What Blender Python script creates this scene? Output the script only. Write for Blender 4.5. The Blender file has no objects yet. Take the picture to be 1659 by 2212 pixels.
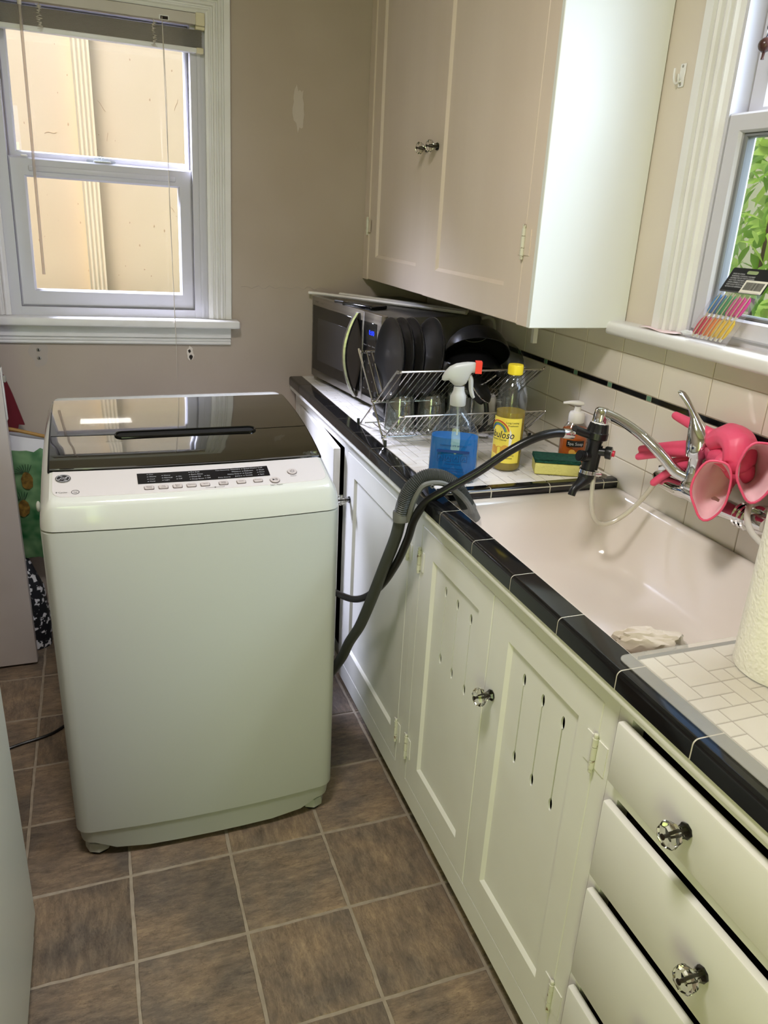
import bpy, bmesh, math, random
from mathutils import Vector, Matrix, Euler
R = math.radians
PI = math.pi
random.seed(7)
S = bpy.context.scene
COL = S.collection

# ------------------------------------------------------------------ camera
cam_d = bpy.data.cameras.new('camera')
cam = bpy.data.objects.new('camera', cam_d)
COL.objects.link(cam)
S.camera = cam
F_PX = 1670.7
cam_d.sensor_fit = 'HORIZONTAL'
cam_d.sensor_width = 36.0
cam_d.lens = F_PX / 1659.0 * 36.0
cam_d.clip_start = 0.02
_yaw, _pit, _rol = 0.3601, -0.3709, 0.0521
_f = Vector((math.sin(_yaw)*math.cos(_pit), math.cos(_yaw)*math.cos(_pit), math.sin(_pit)))
_r = Vector((math.cos(_yaw), -math.sin(_yaw), 0))
_u = _r.cross(_f)
_r2 = _r*math.cos(_rol) + _u*math.sin(_rol)
_u2 = -_r*math.sin(_rol) + _u*math.cos(_rol)
_m = Matrix((_r2, _u2, -_f)).transposed().to_4x4()
_m.translation = Vector((0.2583, -1.4529, 1.4571))
cam.matrix_world = _m

# ------------------------------------------------------------------ exposure / world / lights
S.view_settings.view_transform = 'Standard'
S.view_settings.look = 'None'
S.view_settings.gamma = 1.0
S.view_settings.use_curve_mapping = False
S.view_settings.exposure = 0.16
S.cycles.max_bounces = 6; S.cycles.diffuse_bounces = 3; S.cycles.glossy_bounces = 3; S.cycles.transmission_bounces = 5; S.cycles.transparent_max_bounces = 14
S.cycles.caustics_reflective = False; S.cycles.caustics_refractive = False; S.cycles.adaptive_threshold = 0.09

W = bpy.data.worlds.new('sky'); S.world = W
W.use_nodes = True
wn = W.node_tree
bgn = wn.nodes['Background']
bgn.inputs['Strength'].default_value = 1.7
tc = wn.nodes.new('ShaderNodeTexCoord')
mp = wn.nodes.new('ShaderNodeMapping'); mp.inputs['Scale'].default_value = (1, 1, 2.2)
nz = wn.nodes.new('ShaderNodeTexNoise'); nz.inputs['Scale'].default_value = 2.2; nz.inputs['Detail'].default_value = 6
cr = wn.nodes.new('ShaderNodeValToRGB')
cr.color_ramp.elements[0].position = 0.42; cr.color_ramp.elements[0].color = (0.30, 0.52, 0.95, 1)
cr.color_ramp.elements[1].position = 0.62; cr.color_ramp.elements[1].color = (0.92, 0.95, 1.0, 1)
wn.links.new(tc.outputs['Generated'], mp.inputs['Vector'])
wn.links.new(mp.outputs['Vector'], nz.inputs['Vector'])
wn.links.new(nz.outputs['Fac'], cr.inputs['Fac'])
wn.links.new(cr.outputs['Color'], bgn.inputs['Color'])

def sun(direction, strength, color, angle=0.6):
    l = bpy.data.lights.new('sun', 'SUN'); l.energy = strength; l.color = color; l.angle = R(angle)
    o = bpy.data.objects.new('sun', l); COL.objects.link(o)
    o.rotation_euler = Vector(direction).to_track_quat('-Z', 'Y').to_euler()
    o.location = (0, 0, 6)
    return o
def area(name, loc, target, sx, sy, power, color, spread=180):
    l = bpy.data.lights.new(name, 'AREA'); l.shape = 'RECTANGLE'; l.size = sx; l.size_y = sy
    l.energy = power; l.color = color; l.spread = R(spread)
    o = bpy.data.objects.new(name, l); COL.objects.link(o)
    o.location = loc
    o.rotation_euler = (Vector(target)-Vector(loc)).to_track_quat('-Z', 'Y').to_euler()
    return o
sun((0.28, 0.42, -0.86), 4.0, (1.0, 0.93, 0.82), 22)
# unseen lamps added outside the sink window for brightness: steep part and flat part
area('added_fill_sink_window_high', (1.62, -0.62, 2.30), (1.25, -0.50, 1.30), 0.9, 0.35, 7, (0.97, 1.0, 1.0), 80)
area('added_fill_sink_window', (1.60, -0.66, 1.90), (1.10, -0.02, 1.30), 0.55, 0.6, 6.0, (0.72, 0.84, 1.1), 110)
# green-tinted fill lamp added in an assumed doorway behind the camera
area('added_fill_assumed_door', (-0.52, -2.74, 0.95), (0.60, 0.0, 0.70), 0.66, 1.7, 13.5, (0.84, 1.0, 0.24))
# unseen lamp added outside, aimed through the far window to brighten counter and cabinets
area('added_fill_far_window', (-0.62, 2.02, 2.80), (0.31, 1.225, 1.56), 1.3, 0.8, 118, (0.72, 0.74, 1.0), 60)

# ------------------------------------------------------------------ materials
def lin(c):
    o = []
    for v in c[:3]:
        v /= 255.0
        o.append(v/12.92 if v <= 0.04045 else ((v+0.055)/1.055)**2.4)
    return (o[0], o[1], o[2], 1.0)

def M(name, c, r=0.5, m=0.0, c2=None, vs=6.0, vdet=2.0, ramp=(0.35, 0.65), bump=0.0, bs=80.0, trans=0.0, ior=1.45,
      coat=0.0, spec=0.5, emis=0.0, stretch=(1, 1, 1), sheen=0.0, sss=0.0):
    mt = bpy.data.materials.new(name); mt.use_nodes = True
    nt = mt.node_tree; p = nt.nodes['Principled BSDF']
    p.inputs['Base Color'].default_value = lin(c)
    p.inputs['Roughness'].default_value = r
    p.inputs['Metallic'].default_value = m
    p.inputs['IOR'].default_value = ior
    p.inputs['Transmission Weight'].default_value = trans
    p.inputs['Coat Weight'].default_value = coat
    p.inputs['Coat Roughness'].default_value = 0.08
    p.inputs['Specular IOR Level'].default_value = spec
    if sheen: p.inputs['Sheen Weight'].default_value = sheen
    if sss:
        p.inputs['Subsurface Weight'].default_value = sss
        p.inputs['Subsurface Radius'].default_value = (0.01, 0.008, 0.006)
    if emis:
        p.inputs['Emission Color'].default_value = lin(c); p.inputs['Emission Strength'].default_value = emis
    co = None
    if c2 is not None or bump:
        t = nt.nodes.new('ShaderNodeTexCoord'); mpn = nt.nodes.new('ShaderNodeMapping')
        mpn.inputs['Scale'].default_value = stretch
        nt.links.new(t.outputs['Object'], mpn.inputs['Vector']); co = mpn.outputs['Vector']
    if c2 is not None:
        n = nt.nodes.new('ShaderNodeTexNoise'); n.inputs['Scale'].default_value = vs; n.inputs['Detail'].default_value = vdet
        rp = nt.nodes.new('ShaderNodeValToRGB')
        rp.color_ramp.elements[0].position = ramp[0]; rp.color_ramp.elements[0].color = lin(c)
        rp.color_ramp.elements[1].position = ramp[1]; rp.color_ramp.elements[1].color = lin(c2)
        nt.links.new(co, n.inputs['Vector']); nt.links.new(n.outputs['Fac'], rp.inputs['Fac'])
        nt.links.new(rp.outputs['Color'], p.inputs['Base Color'])
    if bump:
        n2 = nt.nodes.new('ShaderNodeTexNoise'); n2.inputs['Scale'].default_value = bs; n2.inputs['Detail'].default_value = 1
        b = nt.nodes.new('ShaderNodeBump'); b.inputs['Strength'].default_value = bump; b.inputs['Distance'].default_value = 0.002
        nt.links.new(co, n2.inputs['Vector']); nt.links.new(n2.outputs['Fac'], b.inputs['Height'])
        nt.links.new(b.outputs['Normal'], p.inputs['Normal'])
    return mt

def thin_glass(name, tint=(255, 255, 255), refl=1.0, rough=0.0, haze=0.0, hazec=(255, 255, 255), ior=1.45):
    """sheet glass / clear thin plastic: what passes through plus a fresnel reflection (and a little milky haze)"""
    mt = bpy.data.materials.new(name); mt.use_nodes = True
    nt = mt.node_tree; nt.nodes.remove(nt.nodes['Principled BSDF'])
    out = nt.nodes['Material Output']
    tr = nt.nodes.new('ShaderNodeBsdfTransparent'); tr.inputs['Color'].default_value = lin(tint)
    gl = nt.nodes.new('ShaderNodeBsdfGlossy'); gl.inputs['Roughness'].default_value = rough
    fr = nt.nodes.new('ShaderNodeLayerWeight'); fr.inputs['Blend'].default_value = 0.5
    pw = nt.nodes.new('ShaderNodeMath'); pw.operation = 'POWER'; pw.inputs[1].default_value = 5.0
    mu = nt.nodes.new('ShaderNodeMath'); mu.operation = 'MULTIPLY_ADD'; mu.inputs[1].default_value = 0.9; mu.inputs[2].default_value = 0.04*refl; mu.use_clamp = True
    mx = nt.nodes.new('ShaderNodeMixShader')
    nt.links.new(fr.outputs['Facing'], pw.inputs[0]); nt.links.new(pw.outputs[0], mu.inputs[0]); nt.links.new(mu.outputs[0], mx.inputs[0])
    if haze > 0:
        df = nt.nodes.new('ShaderNodeBsdfDiffuse'); df.inputs['Color'].default_value = lin(hazec)
        m2 = nt.nodes.new('ShaderNodeMixShader'); m2.inputs[0].default_value = haze
        nt.links.new(tr.outputs[0], m2.inputs[1]); nt.links.new(df.outputs[0], m2.inputs[2])
        nt.links.new(m2.outputs[0], mx.inputs[1])
    else:
        nt.links.new(tr.outputs[0], mx.inputs[1])
    nt.links.new(gl.outputs[0], mx.inputs[2]); nt.links.new(mx.outputs[0], out.inputs['Surface'])
    return mt

def slate_mat():
    mt = M('slate_vinyl', (118, 106, 96), r=0.42, spec=0.4)
    nt = mt.node_tree; p = nt.nodes['Principled BSDF']; L = nt.links.new
    t = nt.nodes.new('ShaderNodeTexCoord'); oi = nt.nodes.new('ShaderNodeObjectInfo')
    mul = nt.nodes.new('ShaderNodeMath'); mul.operation = 'MULTIPLY'; mul.inputs[1].default_value = 37.0
    L(oi.outputs['Random'], mul.inputs[0])
    add = nt.nodes.new('ShaderNodeVectorMath'); add.operation = 'ADD'
    L(t.outputs['Object'], add.inputs[0]); L(mul.outputs[0], add.inputs[1])
    mp_ = nt.nodes.new('ShaderNodeMapping'); mp_.inputs['Scale'].default_value = (1.5, 4.4, 1)
    L(add.outputs[0], mp_.inputs['Vector'])
    n1 = nt.nodes.new('ShaderNodeTexNoise'); n1.inputs['Scale'].default_value = 13; n1.inputs['Detail'].default_value = 8; n1.inputs['Roughness'].default_value = 0.80; n1.inputs['Distortion'].default_value = 0.15
    L(mp_.outputs[0], n1.inputs['Vector'])
    n2 = nt.nodes.new('ShaderNodeTexNoise'); n2.inputs['Scale'].default_value = 9; n2.inputs['Detail'].default_value = 8; n2.inputs['Distortion'].default_value = 0.3
    L(add.outputs[0], n2.inputs['Vector'])
    r1 = nt.nodes.new('ShaderNodeValToRGB'); e = r1.color_ramp.elements
    e[0].position = 0.26; e[0].color = lin((78, 71, 65)); e[1].position = 0.76; e[1].color = lin((154, 141, 122))
    k = e.new(0.5); k.color = lin((116, 105, 94))
    L(n1.outputs['Fac'], r1.inputs['Fac'])
    r2 = nt.nodes.new('ShaderNodeValToRGB'); e = r2.color_ramp.elements
    e[0].position = 0.34; e[0].color = lin((112, 106, 106)); e[1].position = 0.68; e[1].color = lin((190, 170, 144))
    L(n2.outputs['Fac'], r2.inputs['Fac'])
    mx = nt.nodes.new('ShaderNodeMix'); mx.data_type = 'RGBA'; mx.blend_type = 'MULTIPLY'; mx.inputs[0].default_value = 0.75
    L(r1.outputs[0], mx.inputs[6]); L(r2.outputs[0], mx.inputs[7])
    n3 = nt.nodes.new('ShaderNodeTexNoise'); n3.inputs['Scale'].default_value = 14; n3.inputs['Detail'].default_value = 6; n3.inputs['Roughness'].default_value = 0.6
    mp3 = nt.nodes.new('ShaderNodeMapping'); mp3.inputs['Scale'].default_value = (0.8, 1.9, 1); L(add.outputs[0], mp3.inputs['Vector']); L(mp3.outputs[0], n3.inputs['Vector'])
    r3 = nt.nodes.new('ShaderNodeValToRGB'); e3 = r3.color_ramp.elements
    e3[0].position = 0.475; e3[0].color = (1, 1, 1, 1); e3[1].position = 0.52; e3[1].color = (1, 1, 1, 1)
    k3 = e3.new(0.495); k3.color = (0.55, 0.53, 0.52, 1); k4 = e3.new(0.505); k4.color = (1.1, 1.1, 1.1, 1)
    L(n3.outputs['Fac'], r3.inputs['Fac'])
    m3 = nt.nodes.new('ShaderNodeMix'); m3.data_type = 'RGBA'; m3.blend_type = 'MULTIPLY'; m3.inputs[0].default_value = 0.6
    L(mx.outputs[2], m3.inputs[6]); L(r3.outputs[0], m3.inputs[7]); mx = m3
    hs = nt.nodes.new('ShaderNodeHueSaturation')
    mr = nt.nodes.new('ShaderNodeMapRange'); mr.inputs[3].default_value = 2.15; mr.inputs[4].default_value = 2.85
    L(oi.outputs['Random'], mr.inputs[0]); L(mr.outputs[0], hs.inputs['Value']); L(mx.outputs[2], hs.inputs['Color'])
    L(hs.outputs[0], p.inputs['Base Color'])
    b = nt.nodes.new('ShaderNodeBump'); b.inputs['Strength'].default_value = 0.8; b.inputs['Distance'].default_value = 0.004
    L(n1.outputs['Fac'], b.inputs['Height']); L(b.outputs[0], p.inputs['Normal'])
    return mt

def leaf_mat(name, c, c2):
    mt = M(name, c, r=0.5, c2=c2, vs=9, ramp=(0.3, 0.7))
    nt = mt.node_tree; p = nt.nodes['Principled BSDF']; out = nt.nodes['Material Output']
    tl = nt.nodes.new('ShaderNodeBsdfTranslucent'); tl.inputs['Color'].default_value = lin(c2)
    mx = nt.nodes.new('ShaderNodeMixShader'); mx.inputs[0].default_value = 0.45
    nt.links.new(p.outputs[0], mx.inputs[1]); nt.links.new(tl.outputs[0], mx.inputs[2]); nt.links.new(mx.outputs[0], out.inputs['Surface'])
    return mt

MT = dict(
    plaster=M('taupe_plaster', (184, 170, 156), r=0.85, c2=(177, 162, 147), vs=3, bump=0.25, bs=45),
    plaster_r=M('greige_plaster', (218, 207, 192), r=0.8, c2=(213, 201, 185), vs=3, bump=0.15, bs=45),
    ceiling=M('ceiling_white', (232, 228, 220), r=0.9),
    grout_floor=M('floor_grout', (164, 151, 134), r=0.8, c2=(150, 137, 121), vs=40),
    slate=slate_mat(),
    trim=M('white_trim_paint', (232, 230, 228), r=0.35, c2=(226, 223, 220), vs=9),
    vinyl=M('white_vinyl', (204, 202, 209), r=0.35),
    blind=M('aluminium_blind', (196, 188, 178), r=0.45, c2=(184, 175, 164), vs=5),
    ivory=M('ivory_plastic', (214, 204, 172), r=0.4),
    cord=M('cord_cotton', (206, 196, 184), r=0.8),
    wand=thin_glass('clear_wand', (240, 232, 228), refl=1.6, haze=0.35, hazec=(225, 212, 205)),
    pane=thin_glass('window_glass', (250, 252, 250), refl=1.5),
    cabinet=M('white_cabinet_paint', (234, 232, 226), r=0.33, c2=(229, 226, 219), vs=5),
    cab_up=M('cabinet_paint_warm_light', (228, 213, 198), r=0.26, c2=(222, 206, 190), vs=4, bump=0.22, bs=28, stretch=(1, 1, 0.25)),  # white paint with the warm window light tinted into its colour
    cab_side=M('white_gloss_paint', (236, 237, 234), r=0.42, spec=0.3, c2=(228, 230, 226), vs=3, bump=0.15, bs=30, stretch=(1, 1, 0.3)),
    cab_in=M('cabinet_inside_shade', (70, 58, 46), r=0.8),  # dark colour stands in for the shade inside the cabinets
    hinge=M('painted_hinge', (214, 212, 196), r=0.35, c2=(120, 84, 52), vs=70, ramp=(0.62, 0.70)),
    knob=M('knob_glass', (250, 250, 246), r=0.03, trans=1.0, ior=1.5),
    darkmetal=M('dark_screw', (58, 50, 42), r=0.4, m=0.8),
    blacktile=M('black_glazed_tile', (12, 12, 14), r=0.10, spec=0.6, c2=(18, 18, 20), vs=9),
    greentile=M('green_glazed_tile', (104, 142, 118), r=0.15),
    walltile=M('cream_glazed_tile', (230, 222, 209), r=0.14, c2=(226, 217, 203), vs=2.5),
    grout=M('tile_grout', (172, 160, 140), r=0.85),
    lgrout=M('light_grout', (202, 196, 180), r=0.85),
    mosaic=M('white_mosaic_tile', (240, 236, 232), r=0.26, c2=(232, 227, 220), vs=14),
    mgrout=M('mosaic_grout', (150, 142, 132), r=0.85),
    enamel=M('white_enamel', (231, 222, 213), r=0.12, c2=(227, 216, 206), vs=3, coat=0.3),
    chrome=M('chrome', (220, 220, 222), r=0.07, m=1.0),
    steel=M('stainless_steel', (168, 164, 160), r=0.28, m=1.0, c2=(150, 146, 142), vs=3, stretch=(1, 1, 40)),
    steel_body=M('grey_metal_case', (120, 118, 114), r=0.35, m=0.8),
    wire=M('chrome_wire', (205, 202, 196), r=0.14, m=1.0),
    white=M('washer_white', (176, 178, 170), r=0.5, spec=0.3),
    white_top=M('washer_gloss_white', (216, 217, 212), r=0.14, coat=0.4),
    panelw=M('washer_panel', (218, 212, 212), r=0.35),
    lid=M('smoked_black_lid', (6, 6, 7), r=0.02, spec=0.7, coat=1.0, ior=2.0),
    black=M('black_plastic', (18, 18, 19), r=0.35),
    blackgloss=M('black_gloss', (10, 10, 11), r=0.10, spec=0.6),
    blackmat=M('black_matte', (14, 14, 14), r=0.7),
    blackcer=M('black_stoneware', (28, 28, 31), r=0.30, c2=(22, 22, 24), vs=5),
    display=M('washer_display_black', (16, 16, 24), r=0.2),
    ink=M('ink_dark', (40, 38, 42), r=0.6),
    inkw=M('ink_white', (205, 205, 210), r=0.6),
    inkgrey=M('ink_grey', (120, 116, 112), r=0.6),
    btn=M('button_grey', (206, 196, 194), r=0.4),
    btn_ring=M('button_rim', (112, 100, 100), r=0.4, m=0.3),
    led=M('blue_display', (20, 50, 255), r=0.4, emis=2.2),
    rubber=M('black_rubber_hose', (16, 16, 17), r=0.28),
    greyhose=M('grey_drain_hose', (68, 70, 68), r=0.45),
    greyclip=M('grey_hose_clip', (104, 104, 100), r=0.45),
    clear=thin_glass('clear_plastic', (238, 241, 241), refl=1.3, haze=0.015),
    glass=thin_glass('tumbler_glass', (222, 226, 220), refl=4.5, haze=0.03),
    tubewhite=M('white_vinyl_tube', (232, 228, 218), r=0.25, trans=0.25),
    tubeclear=thin_glass('clear_vinyl_tube', (240, 236, 226), refl=2.0, haze=0.45, hazec=(232, 226, 212)),
    blue=M('blue_glass_cleaner', (0, 126, 216), r=0.10, trans=0.3, ior=1.33, spec=0.15),
    frost=M('frosted_clear_plastic', (236, 236, 234), r=0.3, trans=0.45),
    red=M('red_plastic', (232, 60, 48), r=0.35),
    redbtn=M('red_button', (206, 30, 62), r=0.35),
    yellow=M('yellow_cap', (240, 214, 50), r=0.35),
    yliquid=M('yellow_cleaner', (212, 178, 52), r=0.05, trans=0.45, ior=1.33),
    ylabel=M('yellow_label', (246, 224, 90), r=0.4),
    wlabel=M('white_label', (240, 236, 224), r=0.4),
    navy=M('navy_print', (20, 24, 60), r=0.5),
    orangeprint=M('orange_print', (226, 170, 74), r=0.5),
    orange=M('orange_soap', (250, 120, 30), r=0.06, trans=0.35, ior=1.4),
    plasticw=M('white_plastic', (238, 234, 230), r=0.3),
    sponge=M('yellow_sponge', (226, 218, 132), r=0.9, bump=0.6, bs=220),
    scour=M('green_scour_pad', (28, 84, 66), r=0.95, c2=(20, 66, 56), vs=120, bump=0.9, bs=400),
    glove=M('pink_rubber', (238, 92, 128), r=0.42, c2=(230, 80, 116), vs=8, sss=0.1),
    glovein=M('pale_pink_lining', (250, 210, 214), r=0.6, c2=(244, 194, 202), vs=22),
    paper=M('paper_towel', (240, 236, 222), r=0.95, bump=0.8, bs=160),
    tissue=M('crumpled_paper', (196, 184, 170), r=0.95, c2=(180, 166, 150), vs=18, bump=0.8, bs=70),
    matplastic=thin_glass('milky_mat', (250, 248, 244), refl=0.35, rough=0.3, haze=0.19, hazec=(240, 238, 228)),
    stucco=M('cream_stucco', (240, 218, 188), r=0.9, c2=(234, 209, 176), vs=1.2, bump=0.3, bs=20),
    stucco_mark=M('stucco_chip', (204, 170, 136), r=0.9),
    downspout=M('cream_downspout', (246, 228, 200), r=0.6),
    leaf=leaf_mat('leaf_green', (70, 110, 40), (150, 190, 70)),
    leaf2=leaf_mat('leaf_light', (110, 150, 60), (190, 215, 110)),
    bark=M('bark', (96, 78, 60), r=0.9),
    lawn=M('lawn', (110, 140, 60), r=0.95, c2=(140, 160, 80), vs=12),
    bead=M('dark_wood_bead', (84, 56, 50), r=0.25, c2=(70, 44, 40), vs=30),
    wood=M('yellow_wood', (176, 136, 72), r=0.6, c2=(150, 108, 52), vs=20),
    redcloth=M('dark_red_cloth', (104, 24, 34), r=0.85),
    bagprint=M('green_printed_bag', (30, 92, 52), r=0.4, c2=(140, 176, 130), vs=14, ramp=(0.4, 0.72)),
    bagtop=M('white_bag_top', (214, 212, 216), r=0.4),
    cone=M('pinecone_print', (142, 110, 48), r=0.5, c2=(90, 68, 26), vs=60),
    enamelw=M('appliance_enamel', (214, 214, 204), r=0.34, spec=0.35),
    doorpaint=M('door_paint', (212, 204, 200), r=0.35, c2=(206, 197, 192), vs=5),
    chip=M('bare_wood_chip', (42, 34, 30), r=0.9),
    cardblack=M('black_header_card', (20, 20, 22), r=0.45),
    foil=M('white_foil_wrapper', (216, 216, 214), r=0.35, m=0.2, bump=0.8, bs=90),
    pink=M('pink_paper', (246, 222, 224), r=0.7),
    ring=M('grey_ring', (150, 146, 140), r=0.4),
    water=M('baseboard_white', (226, 222, 222), r=0.4),
)

# ------------------------------------------------------------------ mesh builder
class MB:
    def __init__(s): s.v = []; s.f = []
    def add(s, vs, fs):
        b = len(s.v); s.v += [tuple(p) for p in vs]; s.f += [tuple(i+b for i in f) for f in fs]; return s
    def box(s, x0, x1, y0, y1, z0, z1):
        x0, x1 = min(x0, x1), max(x0, x1); y0, y1 = min(y0, y1), max(y0, y1); z0, z1 = min(z0, z1), max(z0, z1)
        return s.add([(x0,y0,z0),(x1,y0,z0),(x1,y1,z0),(x0,y1,z0),(x0,y0,z1),(x1,y0,z1),(x1,y1,z1),(x0,y1,z1)],
                     [(0,3,2,1),(4,5,6,7),(0,1,5,4),(1,2,6,5),(2,3,7,6),(3,0,4,7)])
    def rbox(s, x0, x1, y0, y1, z0, z1, r=0.004, seg=2):
        bm = bmesh.new(); t = MB().box(x0, x1, y0, y1, z0, z1)
        vs = [bm.verts.new(p) for p in t.v]
        for f in t.f: bm.faces.new([vs[i] for i in f])
        bmesh.ops.bevel(bm, geom=list(bm.edges), offset=r, segments=seg, affect='EDGES', profile=0.5)
        bm.verts.index_update()
        s.add([v.co[:] for v in bm.verts], [[v.index for v in f.verts] for f in bm.faces]); bm.free(); return s
    def lathe(s, prof, n=24, center=(0, 0, 0), axis=None, caps=True, a0=0.0):
        """prof: [(r,z)...]; axis: optional Matrix (4x4)"""
        vs, fs = [], []
        for r_, z_ in prof:
            for i in range(n):
                a = a0 + 2*PI*i/n; vs.append(Vector((r_*math.cos(a), r_*math.sin(a), z_)))
        k = len(prof)
        for j in range(k-1):
            for i in range(n):
                i2 = (i+1) % n
                fs.append((j*n+i, j*n+i2, (j+1)*n+i2, (j+1)*n+i))
        if caps:
            fs.append(tuple(reversed(range(n)))); fs.append(tuple((k-1)*n+i for i in range(n)))
        m = axis if axis is not None else Matrix.Translation(Vector(center))
        return s.add([m @ v for v in vs], fs)
    def tube(s, pts, rad, n=8, caps=True, closed=False, smooth=0, squash=None):
        P = [Vector(p) for p in pts]
        if smooth: P, rad = crom(P, smooth, rad, closed)
        N = len(P)
        rr = rad if isinstance(rad, (list, tuple)) else [rad]*N
        T = []
        for i in range(N):
            if closed: d = P[(i+1) % N]-P[i-1]
            else: d = P[min(i+1, N-1)]-P[max(i-1, 0)]
            T.append(d.normalized())
        a = Vector((0, 0, 1)) if abs(T[0].z) < 0.9 else Vector((1, 0, 0))
        nrm = (a - T[0]*a.dot(T[0])).normalized()
        vs, fs = [], []
        for i in range(N):
            if i: nrm = (nrm - T[i]*nrm.dot(T[i])).normalized()
            b = T[i].cross(nrm)
            for k in range(n):
                an = 2*PI*k/n
                q = 1.0 if squash is None else squash
                vs.append(P[i]+nrm*(rr[i]*q*math.cos(an))+b*(rr[i]*math.sin(an)))
        for i in range(N if closed else N-1):
            j = (i+1) % N
            for k in range(n):
                k2 = (k+1) % n
                fs.append((i*n+k, i*n+k2, j*n+k2, j*n+k))
        if caps and not closed:
            fs.append(tuple(reversed(range(n)))); fs.append(tuple((N-1)*n+k for k in range(n)))
        return s.add(vs, fs)
    def loft(s, loops, caps=(True, True), closed=True):
        n = len(loops[0]); vs = [p for l in loops for p in l]; fs = []
        for j in range(len(loops)-1):
            for i in range(n if closed else n-1):
                i2 = (i+1) % n
                fs.append((j*n+i, j*n+i2, (j+1)*n+i2, (j+1)*n+i))
        if caps[0]: fs.append(tuple(reversed(range(n))))
        if caps[1]: fs.append(tuple((len(loops)-1)*n+i for i in range(n)))
        return s.add(vs, fs)
    def prism(s, poly, d0, d1, fn):
        """poly [(a,b)] -> fn(a,b,d)"""
        n = len(poly)
        vs = [fn(a, b, d0) for a, b in poly]+[fn(a, b, d1) for a, b in poly]
        fs = [tuple(reversed(range(n))), tuple(range(n, 2*n))]+[(i, (i+1) % n, n+(i+1) % n, n+i) for i in range(n)]
        return s.add(vs, fs)
    def sphere(s, c, r, seg=16, rings=10, sc=(1, 1, 1)):
        prof = [(max(1e-5, r*math.sin(PI*j/rings)), -r*math.cos(PI*j/rings)) for j in range(rings+1)]
        return s.lathe(prof, seg, axis=Matrix.Translation(Vector(c)) @ Matrix.Diagonal((*sc, 1)), caps=False)
    def merge(s, o, m=None):
        return s.add([(m @ Vector(p)) if m is not None else p for p in o.v], o.f)
    def mesh(s, name):
        me = bpy.data.meshes.new(name); me.from_pydata([tuple(p) for p in s.v], [], s.f)
        bm = bmesh.new(); bm.from_mesh(me); bmesh.ops.recalc_face_normals(bm, faces=bm.faces); bm.to_mesh(me); bm.free()
        return me
    def build(s, name, mat, parent=None, smooth=40, solid=0.0, fix=True):
        me = bpy.data.meshes.new(name); me.from_pydata([tuple(p) for p in s.v], [], s.f)
        if fix:
            bm = bmesh.new(); bm.from_mesh(me)
            bmesh.ops.remove_doubles(bm, verts=bm.verts, dist=1e-6)
            bmesh.ops.recalc_face_normals(bm, faces=bm.faces); bm.to_mesh(me); bm.free()
        return link(name, me, mat, parent, smooth, solid)

def link(name, me, mat, parent=None, smooth=40, solid=0.0):
    me.materials.append(MT[mat] if isinstance(mat, str) else mat)
    if smooth:
        me.shade_smooth(); me.set_sharp_from_angle(angle=R(smooth))
    o = bpy.data.objects.new(name, me); COL.objects.link(o)
    WM[o.name] = Matrix.Identity(4)
    if solid:
        md = o.modifiers.new('thickness', 'SOLIDIFY'); md.thickness = solid; md.offset = 0
    if parent is not None:
        o.parent = parent
        o.matrix_parent_inverse = WM[parent.name].inverted()
    return o

WM = {}
def crom(P, sub, rad, closed=False):
    N = len(P); out = []; ro = []
    isl = isinstance(rad, (list, tuple))
    rng = range(N if closed else N-1)
    for i in rng:
        if closed: p0, p1, p2, p3 = P[i-1], P[i], P[(i+1) % N], P[(i+2) % N]
        else: p0, p1, p2, p3 = P[max(i-1, 0)], P[i], P[i+1], P[min(i+2, N-1)]
        for k in range(sub):
            t = k/sub; t2, t3 = t*t, t*t*t
            out.append(0.5*((2*p1)+(-p0+p2)*t+(2*p0-5*p1+4*p2-p3)*t2+(-p0+3*p1-3*p2+p3)*t3))
            if isl: ro.append(rad[i]*(1-t)+rad[(i+1) % N]*t)
    if not closed:
        out.append(P[-1])
        if isl: ro.append(rad[-1])
    return out, (ro if isl else rad)

def tag(o, label=None, cat=None, group=None, kind=None):
    if label: o['label'] = label
    if cat: o['category'] = cat
    if group: o['group'] = group
    if kind: o['kind'] = kind
    return o
def thing(name, label, cat, loc=(0, 0, 0), group=None):
    o = bpy.data.objects.new(name, None); COL.objects.link(o); o.location = loc; o.empty_display_size = 0.03
    WM[o.name] = Matrix.Translation(Vector(loc))
    return tag(o, label, cat, group)
def struct_e(name, label, loc=(0, 0, 0)):
    o = bpy.data.objects.new(name, None); COL.objects.link(o); o.location = loc; o.empty_display_size = 0.03
    WM[o.name] = Matrix.Translation(Vector(loc))
    return tag(o, label, None, None, 'structure')

# text: many strings joined into one mesh, placed by fn(x, y) -> point
_font_cache = {}
def glyph(body, size):
    key = (body, size)
    if key in _font_cache: return _font_cache[key]
    cu = bpy.data.curves.new('lettering_source', 'FONT'); cu.body = body; cu.size = size; cu.resolution_u = 2
    o = bpy.data.objects.new('lettering_source', cu); COL.objects.link(o)
    dg = bpy.context.evaluated_depsgraph_get()
    me = bpy.data.meshes.new_from_object(o.evaluated_get(dg))
    vs = [v.co.copy() for v in me.vertices]; fs = [tuple(p.vertices) for p in me.polygons]
    bpy.data.objects.remove(o); bpy.data.curves.remove(cu); bpy.data.meshes.remove(me)
    _font_cache[key] = (vs, fs); return vs, fs
def lettering(name, items, fn, mat, parent, shear=0.0):
    """items: (text, x, y, size, align) ; fn(x,y)->Vector"""
    mb = MB()
    for it in items:
        body, x, y, size = it[:4]; al = it[4] if len(it) > 4 else 'c'; sx = it[5] if len(it) > 5 else 1.0
        vs, fs = glyph(body, size)
        if not vs: continue
        w = max(v.x for v in vs)*sx; dx = {'c': -w/2, 'l': 0, 'r': -w}[al]
        mb.add([fn(x+dx+v.x*sx+shear*v.y, y+v.y) for v in vs], fs)
    return mb.build(name, mat, parent, smooth=0, fix=False)
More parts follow.
